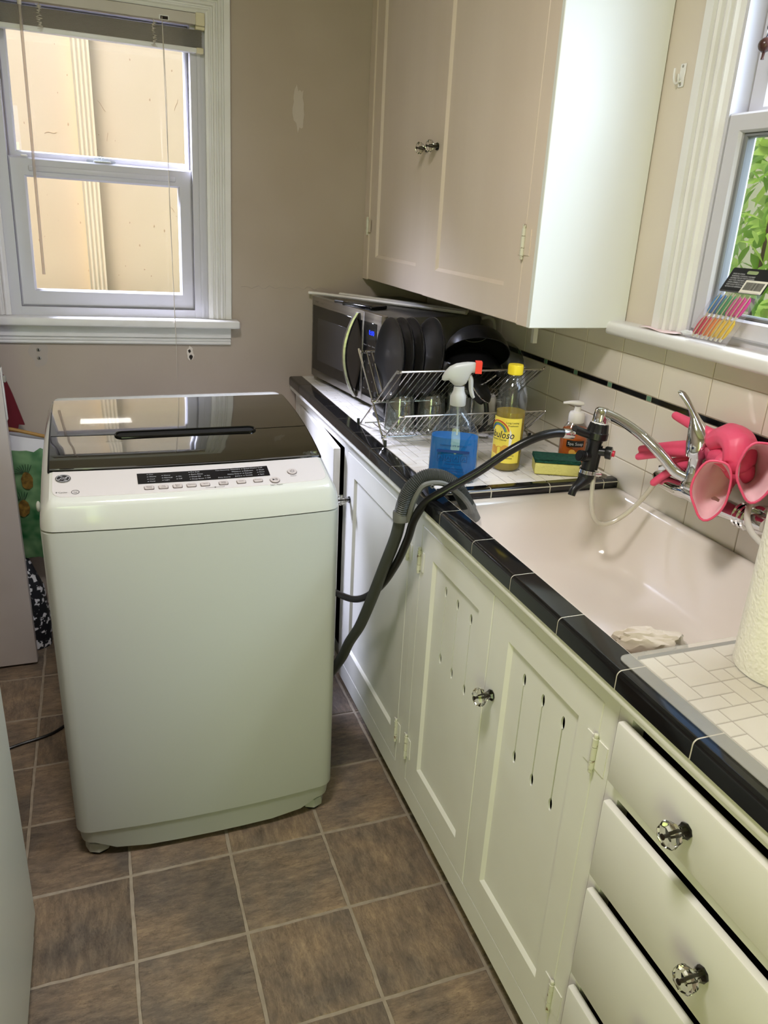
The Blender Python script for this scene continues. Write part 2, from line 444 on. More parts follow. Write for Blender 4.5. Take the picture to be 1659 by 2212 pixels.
def frame(origin, ux, uy, off=0.0):
    o = Vector(origin); ux = Vector(ux).normalized(); uy = Vector(uy).normalized(); n = ux.cross(uy)
    return lambda x, y, d=0.0: o+ux*x+uy*y+n*(off+d)
# ================================================================== SETTING
YB = 1.225      # back wall plane
XR = 1.390      # right wall plaster plane
XT = 1.385      # tile face
TS = 0.2286     # floor tile pitch
ZC = 0.895      # counter top
def st(name, mb, mat, label, smooth=0):
    o = mb.build(name, mat, None, smooth=smooth); tag(o, label, None, None, 'structure'); WM[o.name] = Matrix.Identity(4); return o

# ---- floor with single vinyl slates
floor = st('floor', MB().box(-1.05, 1.39, -2.76, YB+0.02, -0.05, -0.0016), 'grout_floor', 'slate-look vinyl tile floor with pale joints')
def slate_mesh(w, h, seed):
    rnd = random.Random(seed); pts = []; k = 7
    g = 0.0034
    for side in range(4):
        for i in range(k):
            t = i/k; j = rnd.uniform(-0.0013, 0.0013) if i else 0
            if side == 0: p = (g+t*(w-2*g), g+j)
            elif side == 1: p = (w-g+j, g+t*(h-2*g))
            elif side == 2: p = (w-g-t*(w-2*g), h-g+j)
            else: p = (g+j, h-g-t*(h-2*g))
            pts.append((p[0]-w/2, p[1]-h/2))
    mb = MB(); n = len(pts)
    inner = [(x*0.985, y*0.985) for x, y in pts]
    mb.add([(x, y, -0.0018) for x, y in pts]+[(x, y, 0.0) for x, y in inner],
           [(i, (i+1) % n, n+(i+1) % n, n+i) for i in range(n)]+[tuple(range(n, 2*n))])
    return mb.mesh('tile')
slates = [slate_mesh(TS, TS, 50+i) for i in range(6)]
for me in slates: me.materials.append(MT['slate'])
def cut_slate(w, h, seed):
    me = slate_mesh(w, h, seed); me.materials.append(MT['slate']); return me
slate_back = cut_slate(TS, 0.078, 91)
slate_side = cut_slate(0.098, TS, 92)
rnd = random.Random(3)
for j in range(-8, 6):
    for i in range(-4, 5):
        if i == 4 and j == 5: continue
        if j == 5: me, cy = slate_back, j*TS+0.039
        else: me, cy = rnd.choice(slates), (j+0.5)*TS
        cx = (i+0.5)*TS
        if i == 4: me = slate_side; cx = i*TS+0.049
        o = bpy.data.objects.new('tile', me); COL.objects.link(o); o.location = (cx, cy, 0.0)
        if me in slates: o.rotation_euler.z = rnd.choice((0, PI/2, PI, -PI/2))
        o.parent = floor

# ---- walls
def wall_with_hole(axis, p0, p1, a0, a1, z0, z1, h):
    """axis 'y': slab between y=p0..p1 spanning x=a0..a1 with a hole (b0,b1,c0,c1)"""
    mb = MB(); b0, b1, c0, c1 = h
    rects = [(a0, b0, z0, z1), (b1, a1, z0, z1), (b0, b1, z0, c0), (b0, b1, c1, z1)]
    for r0, r1, s0, s1 in rects:
        if r1-r0 < 1e-4 or s1-s0 < 1e-4: continue
        if axis == 'y': mb.box(r0, r1, p0, p1, s0, s1)
        else: mb.box(p0, p1, r0, r1, s0, s1)
    return mb
HC = 2.45
wall_back = st('wall_back', wall_with_hole('y', YB, YB+0.17, -1.10, XR+0.15, -0.05, HC, (0.005, 0.625, 1.09, 1.985)), 'plaster', 'taupe plaster wall around the far window')
wall_right = st('wall_right', wall_with_hole('x', XR, XR+0.10, -2.93, YB, -0.05, HC, (-1.10, -0.066, 1.235, 2.03)), 'plaster_r', 'greige plaster wall above the sink')
MB().box(-1.10, 0.0, YB+.1705, YB+.180, -.05, HC).box(.63, XR+.15, YB+.1705, YB+.180, -.05, HC).box(0, .63, YB+.1705, YB+.180, -.05, 1.085).box(0, .63, YB+.1705, YB+.180, 1.99, HC).build('bounce_mask', M('dark_bounce_mask', (70, 60, 52), r=.9), wall_back, smooth=0)  # unseen dark cladding, added to stop lamp light bouncing onto the neighbour wall
wall_left = st('wall_left', MB().box(-1.10, -0.95, -2.93, YB, -0.05, HC), 'plaster', 'plaster wall behind the open door')
wall_front = st('wall_front', wall_with_hole('y', -2.93, -2.76, -0.95, XR, -0.05, HC, (-0.87, -0.17, -0.05, 2.05)), 'plaster_r', 'plaster wall with an assumed doorway')  # unseen doorway is assumed, opened for the added green fill lamp
ceil = st('ceiling', MB().box(-1.20, 1.65, -3.05, 1.50, HC, HC+0.10), 'ceiling', 'white kitchen ceiling')

# plaster patches, crack and fixings on the back wall
def blob(c, rx, rz, seed, n=22, j=0.25):
    rnd = random.Random(seed); return [(c[0]+rx*math.cos(2*PI*i/n)*(1+rnd.uniform(-j, j)), c[1]+rz*math.sin(2*PI*i/n)*(1+rnd.uniform(-j, j))) for i in range(n)]
bw = lambda a, b, d: (a, YB-d, b)
MB().prism(blob((0.908, 1.745), 0.018, 0.060, 4), 0.0, 0.0012, bw).build('plaster_patch', M('pale_spackle', (196, 184, 174), r=0.7), wall_back, smooth=0)
MB().prism(blob((0.073, 0.988), 0.026, 0.040, 5), 0.0, 0.0012, bw).build('plaster_patch', M('grey_spackle', (176, 164, 154), r=0.7), wall_back, smooth=0)
for z in (0.9965, 0.9705):
    a = MB().lathe([(0.0001, 0.0045), (0.004, 0.004), (0.006, 0.002), (0.006, 0.0)], 14, axis=Matrix.Translation((0.074, YB-0.0012, z)) @ Matrix.Rotation(R(90), 4, 'X'), caps=False)
    o = a.build('screw', 'ring', wall_back)
    MB().box(0.0725, 0.0755, YB-0.0062, YB-0.0055, z-0.0035, z+0.0035).build('screw_slot', 'chip', o, smooth=0)
MB().prism(blob((0.541, 0.979), 0.012, 0.023, 8), 0.0, 0.0015, bw).build('plaster_chip', M('torn_plaster', (228, 218, 208), r=0.9), wall_back, smooth=0)
MB().prism(blob((0.539, 0.987), 0.0045, 0.006, 9), 0.0, 0.0022, bw).build('screw_hole', 'chip', wall_back, smooth=0)
MB().prism(blob((0.543, 0.967), 0.006, 0.008, 10), 0.0, 0.0022, bw).build('screw_hole', 'chip', wall_back, smooth=0)
crk = [(0.715+0.012*i, YB-0.0004, 1.197+0.004*math.sin(i*1.7)+0.0022*math.sin(i*4.1)) for i in range(26)]
MB().tube(crk, 0.0010, 5).build('plaster_crack', M('crack_light', (182, 168, 158), r=0.8), wall_back)

# ---- fluted casing profile (from outer edge to opening)
CAS = [(0, 0), (0, .017), (.002, .019), (.019, .019), (.0215, .013), (.0245, .013), (.027, .018), (.031, .020), (.035, .018), (.0375, .012),
       (.040, .012), (.0425, .017), (.0465, .0185), (.0505, .017), (.053, .011), (.056, .011), (.0585, .015), (.062, .0155), (.066, .012), (.074, .010), (.074, 0)]
CW = 0.074
def casing_side(fn, inner, sgn, z0, ztop, sc=1.0, hs=1.0):
    lo, hi = [], []
    for d, h in CAS:
        h = h if h <= 0 else .019-(.019-h)*hs
        e = (CW-d)*sc
        lo.append(fn(inner+sgn*e, z0, h)); hi.append(fn(inner+sgn*e, ztop+e, h))
    return MB().loft([lo, hi])
def casing_head(fn, a0, a1, ztop, sc=1.0):
    lo, hi = [], []
    for d, h in CAS:
        e = (CW-d)*sc
        lo.append(fn(a0-e, ztop+e, h)); hi.append(fn(a1+e, ztop+e, h))
    return MB().loft([lo, hi])
def frame_mb(fn, a0, a1, b0, b1, wl, wr, wb, wt, d0, d1, ch=0.004):
    """rectangular frame with a chamfered inner lip; fn(a,b,depth)"""
    mb = MB()
    def loop(i, d): return [fn(a0+wl*i, b0+wb*i, d), fn(a1-wr*i, b0+wb*i, d), fn(a1-wr*i, b1-wt*i, d), fn(a0+wl*i, b1-wt*i, d)]
    def lp(a, b, c, d_, dep): return [fn(a, b, dep), fn(c, b, dep), fn(c, d_, dep), fn(a, d_, dep)]
    L = [lp(a0, b0, a1, b1, d0), lp(a0, b0, a1, b1, d1-ch), lp(a0+ch, b0+ch, a1-ch, b1-ch, d1),
         lp(a0+wl-ch, b0+wb-ch, a1-wr+ch, b1-wt+ch, d1), lp(a0+wl, b0+wb, a1-wr, b1-wt, d1-ch*1.4), lp(a0+wl, b0+wb, a1-wr, b1-wt, d0)]
    vs = [p for l in L for p in l]; fs = []
    for j in range(6):
        for i in range(4):
            fs.append((j*4+i, j*4+(i+1) % 4, ((j+1) % 6)*4+(i+1) % 4, ((j+1) % 6)*4+i))
    return mb.add(vs, fs)

# ---- far window (window_1)
w1 = struct_e('window_1', 'white double-hung window in the far wall', (0.316, YB, 1.50))
fb = lambda a, b, d: (a, YB-d, b)
ZT1 = 1.972
casing_side(fb, 0.017, -1, 1.10, ZT1).build('casing', 'trim', w1, smooth=25)
casing_side(fb, 0.613, 1, 1.10, ZT1).build('casing', 'trim', w1, smooth=25)
casing_head(fb, 0.017, 0.613, ZT1).build('head_casing', 'trim', w1, smooth=25)
MB().rbox(-0.080, 0.709, YB-0.058, YB+0.055, 1.073, 1.099, 0.006, 3).build('stool', 'trim', w1)
ap = [(0, 1.014), (.010, 1.014), (.013, 1.018), (.010, 1.023), (.014, 1.027), (.014, 1.031), (.010, 1.034), (.018, 1.038), (.018, 1.073), (0, 1.073)]
MB().loft([[fb(-0.058, z, d) for d, z in ap], [fb(0.684-(0.012 if False else 0), z, d) for d, z in ap]]).build('apron', 'trim', w1, smooth=25)
jl = MB().box(0.006, 0.0465, YB+0.001, YB+0.11, 1.095, 1.983).box(0.5705, 0.624, YB+0.001, YB+0.11, 1.095, 1.983).box(0.0465, 0.5705, YB+0.001, YB+0.11, 1.945, 1.983).box(0.0465, 0.5705, YB+0.004, YB+0.11, 1.099, 1.124)
jl.build('jamb_liner', 'vinyl', w1, smooth=0)
MB().box(0.590, 0.600, YB-0.004, YB+0.001, 1.10, 1.94).build('jamb_stop', 'vinyl', w1, smooth=0)
sash = frame_mb(fb, 0.047, 0.570, 1.125, 1.550, .045, .042, .050, .054, -0.050, -0.018, .005).build('lower_sash', 'vinyl', w1, smooth=20)
MB().rbox(0.10, 0.52, YB+0.013, YB+0.020, 1.512, 1.528, .003).build('lift_rail', 'vinyl', sash)
MB().box(0.088, 0.532, YB+0.032, YB+0.036, 1.172, 1.500).build('pane', 'pane', sash, smooth=0)
us = frame_mb(fb, 0.048, 0.569, 1.548, 1.944, .022, .012, .020, .03, -0.080, -0.052, .004).build('upper_sash', 'vinyl', w1, smooth=20)
MB().box(0.066, 0.560, YB+0.064, YB+0.068, 1.562, 1.920).build('pane', 'pane', us, smooth=0)
lk = MB().rbox(0.262, 0.345, YB+0.020, YB+0.048, 1.550, 1.557, .003).rbox(0.285, 0.328, YB+0.024, YB+0.044, 1.557, 1.564, .003).rbox(0.296, 0.312, YB+0.022, YB+0.030, 1.560, 1.570, .003)
lk.build('sash_lock', 'clear', w1); 
MB().rbox(0.282, 0.332, YB+0.024, YB+0.046, 1.5505, 1.5555, .002).build('sash_lock_base', 'plasticw', w1)
MB().rbox(0.082, 0.100, YB+0.019, YB+0.030, 1.5505, 1.556, .002).build('tilt_latch', 'plasticw', w1)
w1.rotation_euler.y = R(1.0)

# ---- sink window (window_2)
w2 = struct_e('window_2', 'white double-hung window over the sink', (XR, -0.62, 1.60))
fr_ = lambda a, b, d: (XR-d, a, b)
sc2 = (0.150-0.056)/CW
casing_side(fr_, -0.150, 1, 1.2505, 2.03, sc2, 1.5).build('casing', 'trim', w2, smooth=25)
casing_side(fr_, -1.10, -1, 1.2505, 2.03, sc2).build('casing', 'trim', w2, smooth=25)
casing_head(fr_, -1.10, -0.150, 2.03, sc2).build('head_casing', 'trim', w2, smooth=25)
MB().rbox(1.340, XR+0.03, -1.235, 0.064, 1.221, 1.2505, 0.009, 3).build('stool', 'trim', w2)
MB().box(XR-0.004, XR+0.070, -0.1575, -0.1495, 1.2505, 2.03).box(XR+.002, XR+0.006, -0.1495, -0.0660, 1.2505, 2.03).box(XR-0.004, XR+0.070, -1.1005, -1.093, 1.2505, 2.03).box(XR, XR+0.10, -1.093, -0.1575, 2.012, 2.03).box(XR+0.006, XR+0.10, -1.093, -0.1575, 1.2505, 1.264).build('jamb_liner', 'vinyl', w2, smooth=0)
s2 = frame_mb(fr_, -1.092, -0.1585, 1.264, 1.655, .036, .036, .036, .034, -0.030, 0.004, .004).build('lower_sash', 'vinyl', w2, smooth=20)
MB().box(XR+0.010, XR+0.014, -1.058, -0.193, 1.298, 1.623).build('pane', 'pane', s2, smooth=0)
gk = frame_mb(fr_, -1.0565, -0.1940, 1.2995, 1.6215, .010, .010, .008, .008, -0.024, -0.005, .002); gk.build('glazing_bead', M('grey_glazing_bead', (120, 122, 124), r=0.4), s2, smooth=20)
u2 = frame_mb(fr_, -1.092, -0.1585, 1.636, 2.012, .042, .042, .034, .034, -0.066, -0.034, .004).build('upper_sash', 'vinyl', w2, smooth=20)
MB().box(XR+0.048, XR+0.052, -1.052, -0.199, 1.668, 1.980).build('pane', 'pane', u2, smooth=0)

# ---- baseboard
bb = MB().loft([[( -0.95, YB-d, z) for d, z in ((0, 0), (.022, 0), (.022, .010), (.016, .020), (.014, .022), (.014, .085), (.010, .095), (0, .097))],
                [(0.925, YB-d, z) for d, z in ((0, 0), (.022, 0), (.022, .010), (.016, .020), (.014, .022), (.014, .085), (.010, .095), (0, .097))]])
st('baseboard_back', bb, 'trim', 'white baseboard with shoe moulding', 25)

# ---- open door at the left
d1 = struct_e('door_1', 'white painted door standing open beside the washer', (-0.85, 1.0, 0))
dm = MB().rbox(-0.85, -0.018, 0.985, 1.020, 0.010, 2.03, 0.004, 2); dm.build('slab', 'doorpaint', d1)
de = MB()
for z0, z1 in ((0.900, 0.925), (0.860, 0.868), (0.985, 0.995)):
    de.prism(blob((1.003, (z0+z1)/2), 0.004, (z1-z0)/2, int(z0*999), 10, .3), 0, 0.0006, lambda a, b, d: (-0.018+d, a, b))
de.build('paint_chips', 'chip', d1, smooth=0)
MB().rbox(-0.0175, -0.0145, 0.992, 1.014, 0.83, 0.985, 0.001, 1).build('lock_plate', 'trim', d1)
lt = MB().rbox(-0.017, -0.006, 0.995, 1.013, 0.942, 0.960, 0.002, 1); lt.build('latch_bolt', 'ring', d1)

# ---- outdoors
st('ground', MB().box(-9, 9, -9, 9, -0.35, -0.30), 'lawn', 'lawn around the house')
nb = st('wall_neighbour', MB().box(-4, 5, 2.50, 2.75, -0.30, 3.25), 'stucco', 'cream stucco wall of the house next door')
mk = MB(); rnd = random.Random(12)
for k in range(60):
    x, z = rnd.uniform(-0.15, 0.85), rnd.uniform(0.95, 2.1)
    s_ = rnd.choice((0.0014, 0.0018, 0.0022, 0.003))
    mk.prism(blob((x, z), s_, s_*rnd.uniform(0.8, 2.2), k, 7, .4), 0, 0.0008, lambda a, b, d: (a, 2.50-d, b))
for (x, z, l, a) in ((0.345, 1.82, 0.05, -50), (0.13, 1.70, .05, 10), (0.36, 1.70, .035, 80), (0.62, 1.42, .04, 120), (0.66, 1.85, .05, 70)):
    p = [(x+l*(t/6-.5)*math.cos(R(a)), 2.4995, z+l*(t/6-.5)*math.sin(R(a))+0.004*math.sin(t)) for t in range(7)]
    mk.tube(p, 0.0009, 5)
tag(mk.build('stucco_chips', 'stucco_mark', nb, smooth=0), kind='stuff')
ds = thing('downspout', 'ribbed cream downspout on the stucco wall outside', 'downspout', (0.275, 2.46, -0.3))
prof = []
for i in range(25):
    a = -0.036+0.072*i/24; prof.append((a, 0.052+0.004*math.cos(i/24*2*PI*4)))
poly = [(-0.036, 0.0)]+prof+[(0.036, 0.0)]
MB().loft([[(0.275+a, 2.50-d, -0.3) for a, d in poly], [(0.275+a, 2.50-d, 3.2) for a, d in poly]]).build('pipe', 'downspout', ds, smooth=60)
MB().rbox(0.230, 0.320, 2.440, 2.50, 2.55, 2.59, .004).build('strap', 'downspout', ds)

def leafy(name, label, c, ext, n, mats, seed, size):
    t = thing(name, label, 'shrub', (c[0], c[1], -0.3), 'garden shrubs')
    rnd = random.Random(seed)
    for mi, m in enumerate(mats):
        mb = MB()
        for k in range(n//len(mats)):
            p = Vector((c[0]+rnd.gauss(0, ext[0]), c[1]+rnd.uniform(-ext[1], ext[1]), c[2]+rnd.uniform(-ext[2], ext[2])))
            s_ = size*rnd.uniform(0.6, 1.3)
            m4 = Matrix.Translation(p) @ Euler((rnd.uniform(-1, 1), rnd.uniform(-1.2, 1.2), rnd.uniform(0, 6.28))).to_matrix().to_4x4()
            q = [(-1, 0, 0), (-.45, .38, .10), (.25, .36, .10), (1, 0, -.1), (.25, -.36, .10), (-.45, -.38, .10), (-.1, 0, 0)]
            mb.add([m4 @ (Vector(v)*s_) for v in q], [(0, 6, 1), (1, 6, 2), (2, 6, 3), (3, 6, 4), (4, 6, 5), (5, 6, 0)])
        tag(mb.build('foliage', m, t, smooth=60, fix=False), kind='stuff')
    for k in range(5):
        x, y = c[0]+rnd.uniform(-.1, .1), c[1]+rnd.uniform(-.6, .6)*ext[1]
        MB().tube([(x, y, -.3), (x+rnd.uniform(-.1, .1), y+rnd.uniform(-.1, .1), .5), (x+rnd.uniform(-.2, .2), y+rnd.uniform(-.3, .3), c[2]+ext[2]*.7)], [.018, .012, .005], 6, smooth=4).build('branch', 'bark', t)
    return t
leafy('shrub', 'sunlit leafy shrub outside the sink window', (2.95, 1.05, 1.25), (0.10, 1.0, 0.95), 1500, ('leaf', 'leaf2'), 5, 0.048)
leafy('hedge', 'pale green hedge farther behind the shrub', (3.7, 0.55, 1.35), (0.15, 1.75, 1.5), 3000, ('leaf2', 'leaf2'), 6, 0.085)

# ---- wall tiles of the splashback
cols = [1.2126-0.1463*k for k in range(18)]     # joint positions along Y (pitch 0.1463)
cols = [0.3354+0.1463*k for k in range(6, -12, -1)]
gb = MB().box(XT+0.0012, XR-0.0001, -1.30, YB-0.001, 0.866, 1.2345).build('splashback_grout', 'grout', wall_right, smooth=0)
rows = [(0.8705, 0.9425), (0.9425, 1.0145), (1.0145, 1.0935), (1.1065, 1.1815), (1.1815, 1.2340)]
tile_cache = {}
def tile_obj(name, mat, y0, y1, z0, z1, parent, g=0.0011, x=XT, th=0.004):
    key = (name, round(y1-y0, 4), round(z1-z0, 4), mat)
    if key not in tile_cache:
        w, h = y1-y0-2*g, z1-z0-2*g; b = 0.0012
        mb = MB().loft([[(th, -w/2, -h/2), (th, w/2, -h/2), (th, w/2, h/2), (th, -w/2, h/2)],
                        [(b, -w/2, -h/2), (b, w/2, -h/2), (b, w/2, h/2), (b, -w/2, h/2)],
                        [(0, -w/2+b, -h/2+b), (0, w/2-b, -h/2+b), (0, w/2-b, h/2-b), (0, -w/2+b, h/2-b)]])
        me = mb.mesh(name); me.materials.append(MT[mat]); tile_cache[key] = me
    o = bpy.data.objects.new(name, tile_cache[key]); COL.objects.link(o)
    o.location = (x, (y0+y1)/2, (z0+z1)/2); o.parent = parent
    o.matrix_parent_inverse = WM[parent.name].inverted()
    return o
for k in range(len(cols)-1):
    y1, y0 = cols[k], cols[k+1]
    y1 = min(y1, YB-0.002)
    if y1-y0 < 0.02 or y0 < -1.31: continue
    for ri, (z0, z1) in enumerate(rows):
        if ri == 0 and y0 > -0.03: z0 = max(z0, ZC+0.001)
        tile_obj('tile', 'walltile', y0, y1, z0, z1, wall_right)
    yg = y0+0.030
    tile_obj('border_tile', 'blacktile', yg+0.0085, min(yg+0.1463-0.0085, YB-0.002), 1.0935, 1.1065, wall_right, g=0.0003)
    tile_obj('border_insert', 'greentile', yg-0.0085, yg+0.0085, 1.0935, 1.1065, wall_right, g=0.0010)

# ---- fill lamp and dome, both added out of frame to brighten the room
cl0 = thing('fill_fixture', 'added round dome over the unseen fill lamp', 'fill light', (0.25, -0.75, HC))
MB().lathe([(.17, HC-.001), (.17, HC-.02), (.16, HC-.024)], 40, center=(.25, -.75, 0), caps=False).build('rim', 'chrome', cl0)
MB().lathe([(.16, HC-.022), (.15, HC-.05), (.10, HC-.070), (.0001, HC-.078)], 40, center=(.25, -.75, 0), caps=False).build('shade', 'plasticw', cl0)
area('overhead_fill', (0.25, -0.75, 2.36), (0.25, -0.75, 0.0), 0.30, 0.30, 20, (1.0, 0.95, 0.92))
# ================================================================== CABINETS
def hole_panel(fn, a0, a1, b0, b1, d, holes, depth):
    """flat panel with through-cut slots; fn(a,b,depth)"""
    bm = bmesh.new()
    def loop(pts):
        vs = [bm.verts.new((a, b, 0)) for a, b in pts]
        return [bm.edges.new((vs[i], vs[(i+1) % len(vs)])) for i in range(len(vs))]
    ed = loop([(a0, b0), (a1, b0), (a1, b1), (a0, b1)])
    for h in holes: ed += loop(h)
    bmesh.ops.triangle_fill(bm, use_beauty=True, use_dissolve=False, edges=ed)
    def inside(p, poly):
        r_ = False; n = len(poly)
        for i in range(n):
            (x1, y1), (x2, y2) = poly[i], poly[(i+1) % n]
            if (y1 > p.y) != (y2 > p.y) and p.x < (x2-x1)*(p.y-y1)/(y2-y1)+x1: r_ = not r_
        return r_
    dead = [f for f in bm.faces if any(inside(f.calc_center_median(), h) for h in holes)]
    bmesh.ops.delete(bm, geom=dead, context='FACES_ONLY')
    bm.verts.index_update()
    mb = MB().add([fn(v.co.x, v.co.y, d) for v in bm.verts], [[v.index for v in f.verts] for f in bm.faces])
    bm.free()
    for h in holes:
        n = len(h)
        mb.add([fn(a, b, d) for a, b in h]+[fn(a, b, d-depth) for a, b in h], [(i, (i+1) % n, n+(i+1) % n, n+i) for i in range(n)])
    return mb
def panel_door(fn, a0, a1, b0, b1, ml, mr, mb_, mt, th=0.020, rec=0.007, bev=0.007, holes=None):
    """frame and sunk panel; depth 0 = front face, negative = into the cabinet"""
    def lp(a, b, c, d_, dep): return [fn(a, b, dep), fn(c, b, dep), fn(c, d_, dep), fn(a, d_, dep)]
    i0, i1, j0, j1 = a0+ml, a1-mr, b0+mb_, b1-mt
    e = 0.0015
    L = [lp(a0, b0, a1, b1, -th), lp(a0, b0, a1, b1, -e), lp(a0+e, b0+e, a1-e, b1-e, 0), lp(i0, j0, i1, j1, 0),
         lp(i0+bev*.4, j0+bev*.4, i1-bev*.4, j1-bev*.4, -rec*.35), lp(i0+bev, j0+bev, i1-bev, j1-bev, -rec)]
    mb = MB().loft(L, caps=(holes is None, holes is None))
    if holes is not None:
        mb.merge(hole_panel(fn, i0+bev, i1-bev, j0+bev, j1-bev, -rec, holes, 0.0035))
    return mb
def slot(a, zt, zb, w=0.0016, ra=0.0055, rb=0.013):
    pts = []
    n = 12
    for i in range(n+1):
        t = R(-90+8)+(2*PI-R(16))*i/n
        pts.append((a+ra*math.cos(t)*1.0, zt+rb*math.sin(t)))
    pts[0] = (a+w, zt-rb*.96); pts[-1] = (a-w, zt-rb*.96)
    for i in range(n+1):
        t = R(90+8)+(2*PI-R(16))*i/n
        pts.append((a+ra*math.cos(t), zb+rb*math.sin(t)))
    pts[n+1] = (a-w, zb+rb*.96); pts[-1] = (a+w, zb+rb*.96)
    return pts
def knob(parent, pos, dirv, s=1.0):
    ax = Matrix.Translation(Vector(pos)) @ Vector(dirv).to_track_quat('Z', 'Y').to_matrix().to_4x4() @ Matrix.Scale(s, 4)
    k = MB().lathe([(.0100, 0), (.0105, .003), (.0085, .006), (.0070, .010), (.0085, .014), (.0145, .018), (.0165, .023), (.0165, .028), (.0135, .0325), (.006, .034)], 8, axis=ax).build('knob', 'knob', parent, smooth=20)
    MB().lathe([(.0022, .0), (.0022, .0335), (.0038, .0340), (.0038, .0352), (.0012, .0360)], 10, axis=ax).build('knob_screw', 'darkmetal', k)
    return k
def hinge(parent, fn, a, b0, b1, side=(1, 1), w=0.020, leaf='cabinet'):
    """ball tipped butt hinge lying on the face; fn(a,b,depth)"""
    c0, c1 = b0+0.010, b1-0.010
    n = 10
    prof = [(1e-4, b0), (.0032, b0+.0012), (.0042, b0+.004), (.0032, b0+.0068), (.0034, b0+.008)]
    ys = [b0+.008, (b0*2+b1)/3, (b0+b1*2)/3, b1-.008]
    for i in range(3):
        prof += [(.0030, ys[i]+.0004), (.0046, ys[i]+.0008), (.0046, ys[i+1]-.0008), (.0030, ys[i+1]-.0004)]
    prof += [(.0034, b1-.008), (.0032, b1-.0068), (.0042, b1-.004), (.0032, b1-.0012), (1e-4, b1)]
    mb = MB(); vs = []; fs = []
    for r_, z_ in prof:
        for i in range(n):
            t = 2*PI*i/n; vs.append(fn(a+r_*math.cos(t), z_, .0045+r_*math.sin(t)))
    for j in range(len(prof)-1):
        for i in range(n): fs.append((j*n+i, j*n+(i+1) % n, (j+1)*n+(i+1) % n, (j+1)*n+i))
    mb.add(vs, fs)
    h = mb.build('hinge', 'hinge', parent)
    lf = MB()
    for sg, on in ((-1, side[0]), (1, side[1])):
        if on: lf.prism([(a+sg*.002, c0), (a+sg*w, c0), (a+sg*w, c1), (a+sg*.002, c1)], 0.0, 0.0016, fn)
    lf.build('hinge_leaf', leaf, h, smooth=0)
    return h

XF = 0.905
ff = lambda a, b, d: (XF-d, a, b)            # lower cabinet face, outward = -X
ZB, ZD0, ZD1, ZTOP = 0.050, 0.108, 0.810, 0.862
def carcass(name_parent, y0, y1, stiles, rails, mat='cabinet'):
    mb = MB()
    for a, b in stiles: mb.box(XF, XF+.022, a, b, ZB, ZTOP)
    for (a, b, z0, z1) in rails: mb.box(XF, XF+.022, a, b, z0, z1)
    o = mb.build('face_frame', mat, name_parent, smooth=0)
    mb = MB().box(XF+.022, XT-.004, y0, y0+.012, ZB, ZTOP-.002); mb.box(XF+.022, XT-.004, y1-.012, y1, ZB, ZTOP-.002)
    mb.box(XF+.022, XT-.004, y0+.012, y1-.012, ZB, ZB+.015); mb.box(XT-.016, XT-.004, y0+.012, y1-.012, ZB+.015, 0.68)
    mb.build('carcass', 'cab_in', name_parent, smooth=0)
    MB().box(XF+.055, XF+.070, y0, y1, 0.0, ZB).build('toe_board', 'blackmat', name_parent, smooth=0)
    return o
E_ = 0.0006
# --- far corner unit with the door ajar
ca = thing('base_cabinet', 'white base cabinet in the far corner with its door ajar', 'cabinet', (1.14, 0.915, 0))
carcass(ca, 0.610+E_, YB-.003, [(0.610+E_, 0.616), (1.165, YB-.003)], [(0.616, 1.165, ZD1, ZTOP), (0.616, 1.165, ZB, ZD0)])
dA = panel_door(ff, 0.6175, 1.163, ZD0+.002, ZD1-.002, .065, .065, .075, .060)
piv = Vector((XF, 1.163, 0)); ra = Matrix.Translation(piv) @ Matrix.Rotation(R(-3.4), 4, 'Z') @ Matrix.Translation(-piv)
dA.v = [tuple(ra @ Vector(p)) for p in dA.v]
dAo = dA.build('door', 'cabinet', ca, smooth=25)
hinge(dAo, ff, 1.164, 0.690, 0.750); hinge(dAo, ff, 1.164, 0.170, 0.240)
# --- closed door unit
cb = thing('base_cabinet', 'white base cabinet with one closed door beside the washer', 'cabinet', (1.14, 0.33, 0))
carcass(cb, 0.048+E_, 0.610, [(0.048+E_, 0.083), (0.5845, 0.610)], [(0.083, 0.5845, ZD1, ZTOP), (0.083, 0.5845, ZB, ZD0)])
dB = panel_door(ff, 0.0845, 0.583, ZD0+.002, ZD1-.002, .049, .066, .075, .060).build('door', 'cabinet', cb, smooth=25)
knob(dB, (XF, 0.552, 0.672), (-1, 0, 0))
hinge(dB, ff, 0.0838, 0.690, 0.747); hinge(dB, ff, 0.0838, 0.170, 0.242)
# --- sink unit with slotted doors
cs = thing('sink_cabinet', 'white sink cabinet with two slotted vent doors', 'cabinet', (1.14, -0.33, 0))
carcass(cs, -0.716, 0.048, [(0.0135, 0.048), (-0.716, -0.6825)], [(-0.6825, 0.0135, ZD1, ZTOP), (-0.6825, 0.0135, ZB, ZD0)])
dC = panel_door(ff, -0.3337, 0.0120, ZD0+.002, ZD1-.002, .052, .066, .076, .058, holes=[slot(y, .705, .540) for y in (-.117, -.177, -.2405)]).build('door', 'cabinet', cs, smooth=25)
tag(dC, 'left slotted vent door')
dD = panel_door(ff, -0.6810, -0.3363, ZD0+.002, ZD1-.002, .052, .066, .076, .058, holes=[slot(y, .703, .538) for y in (-.4575, -.521, -.584)]).build('door', 'cabinet', cs, smooth=25)
tag(dD, 'right slotted vent door with glass knob')
knob(dD, (XF, -0.3665, 0.613), (-1, 0, 0), 1.08)
hinge(dC, ff, 0.0128, 0.690, 0.757); hinge(dC, ff, 0.0128, 0.170, 0.246)
hinge(dD, ff, -0.6818, 0.686, 0.757, w=.026); hinge(dD, ff, -0.6818, 0.170, 0.246, w=.026)
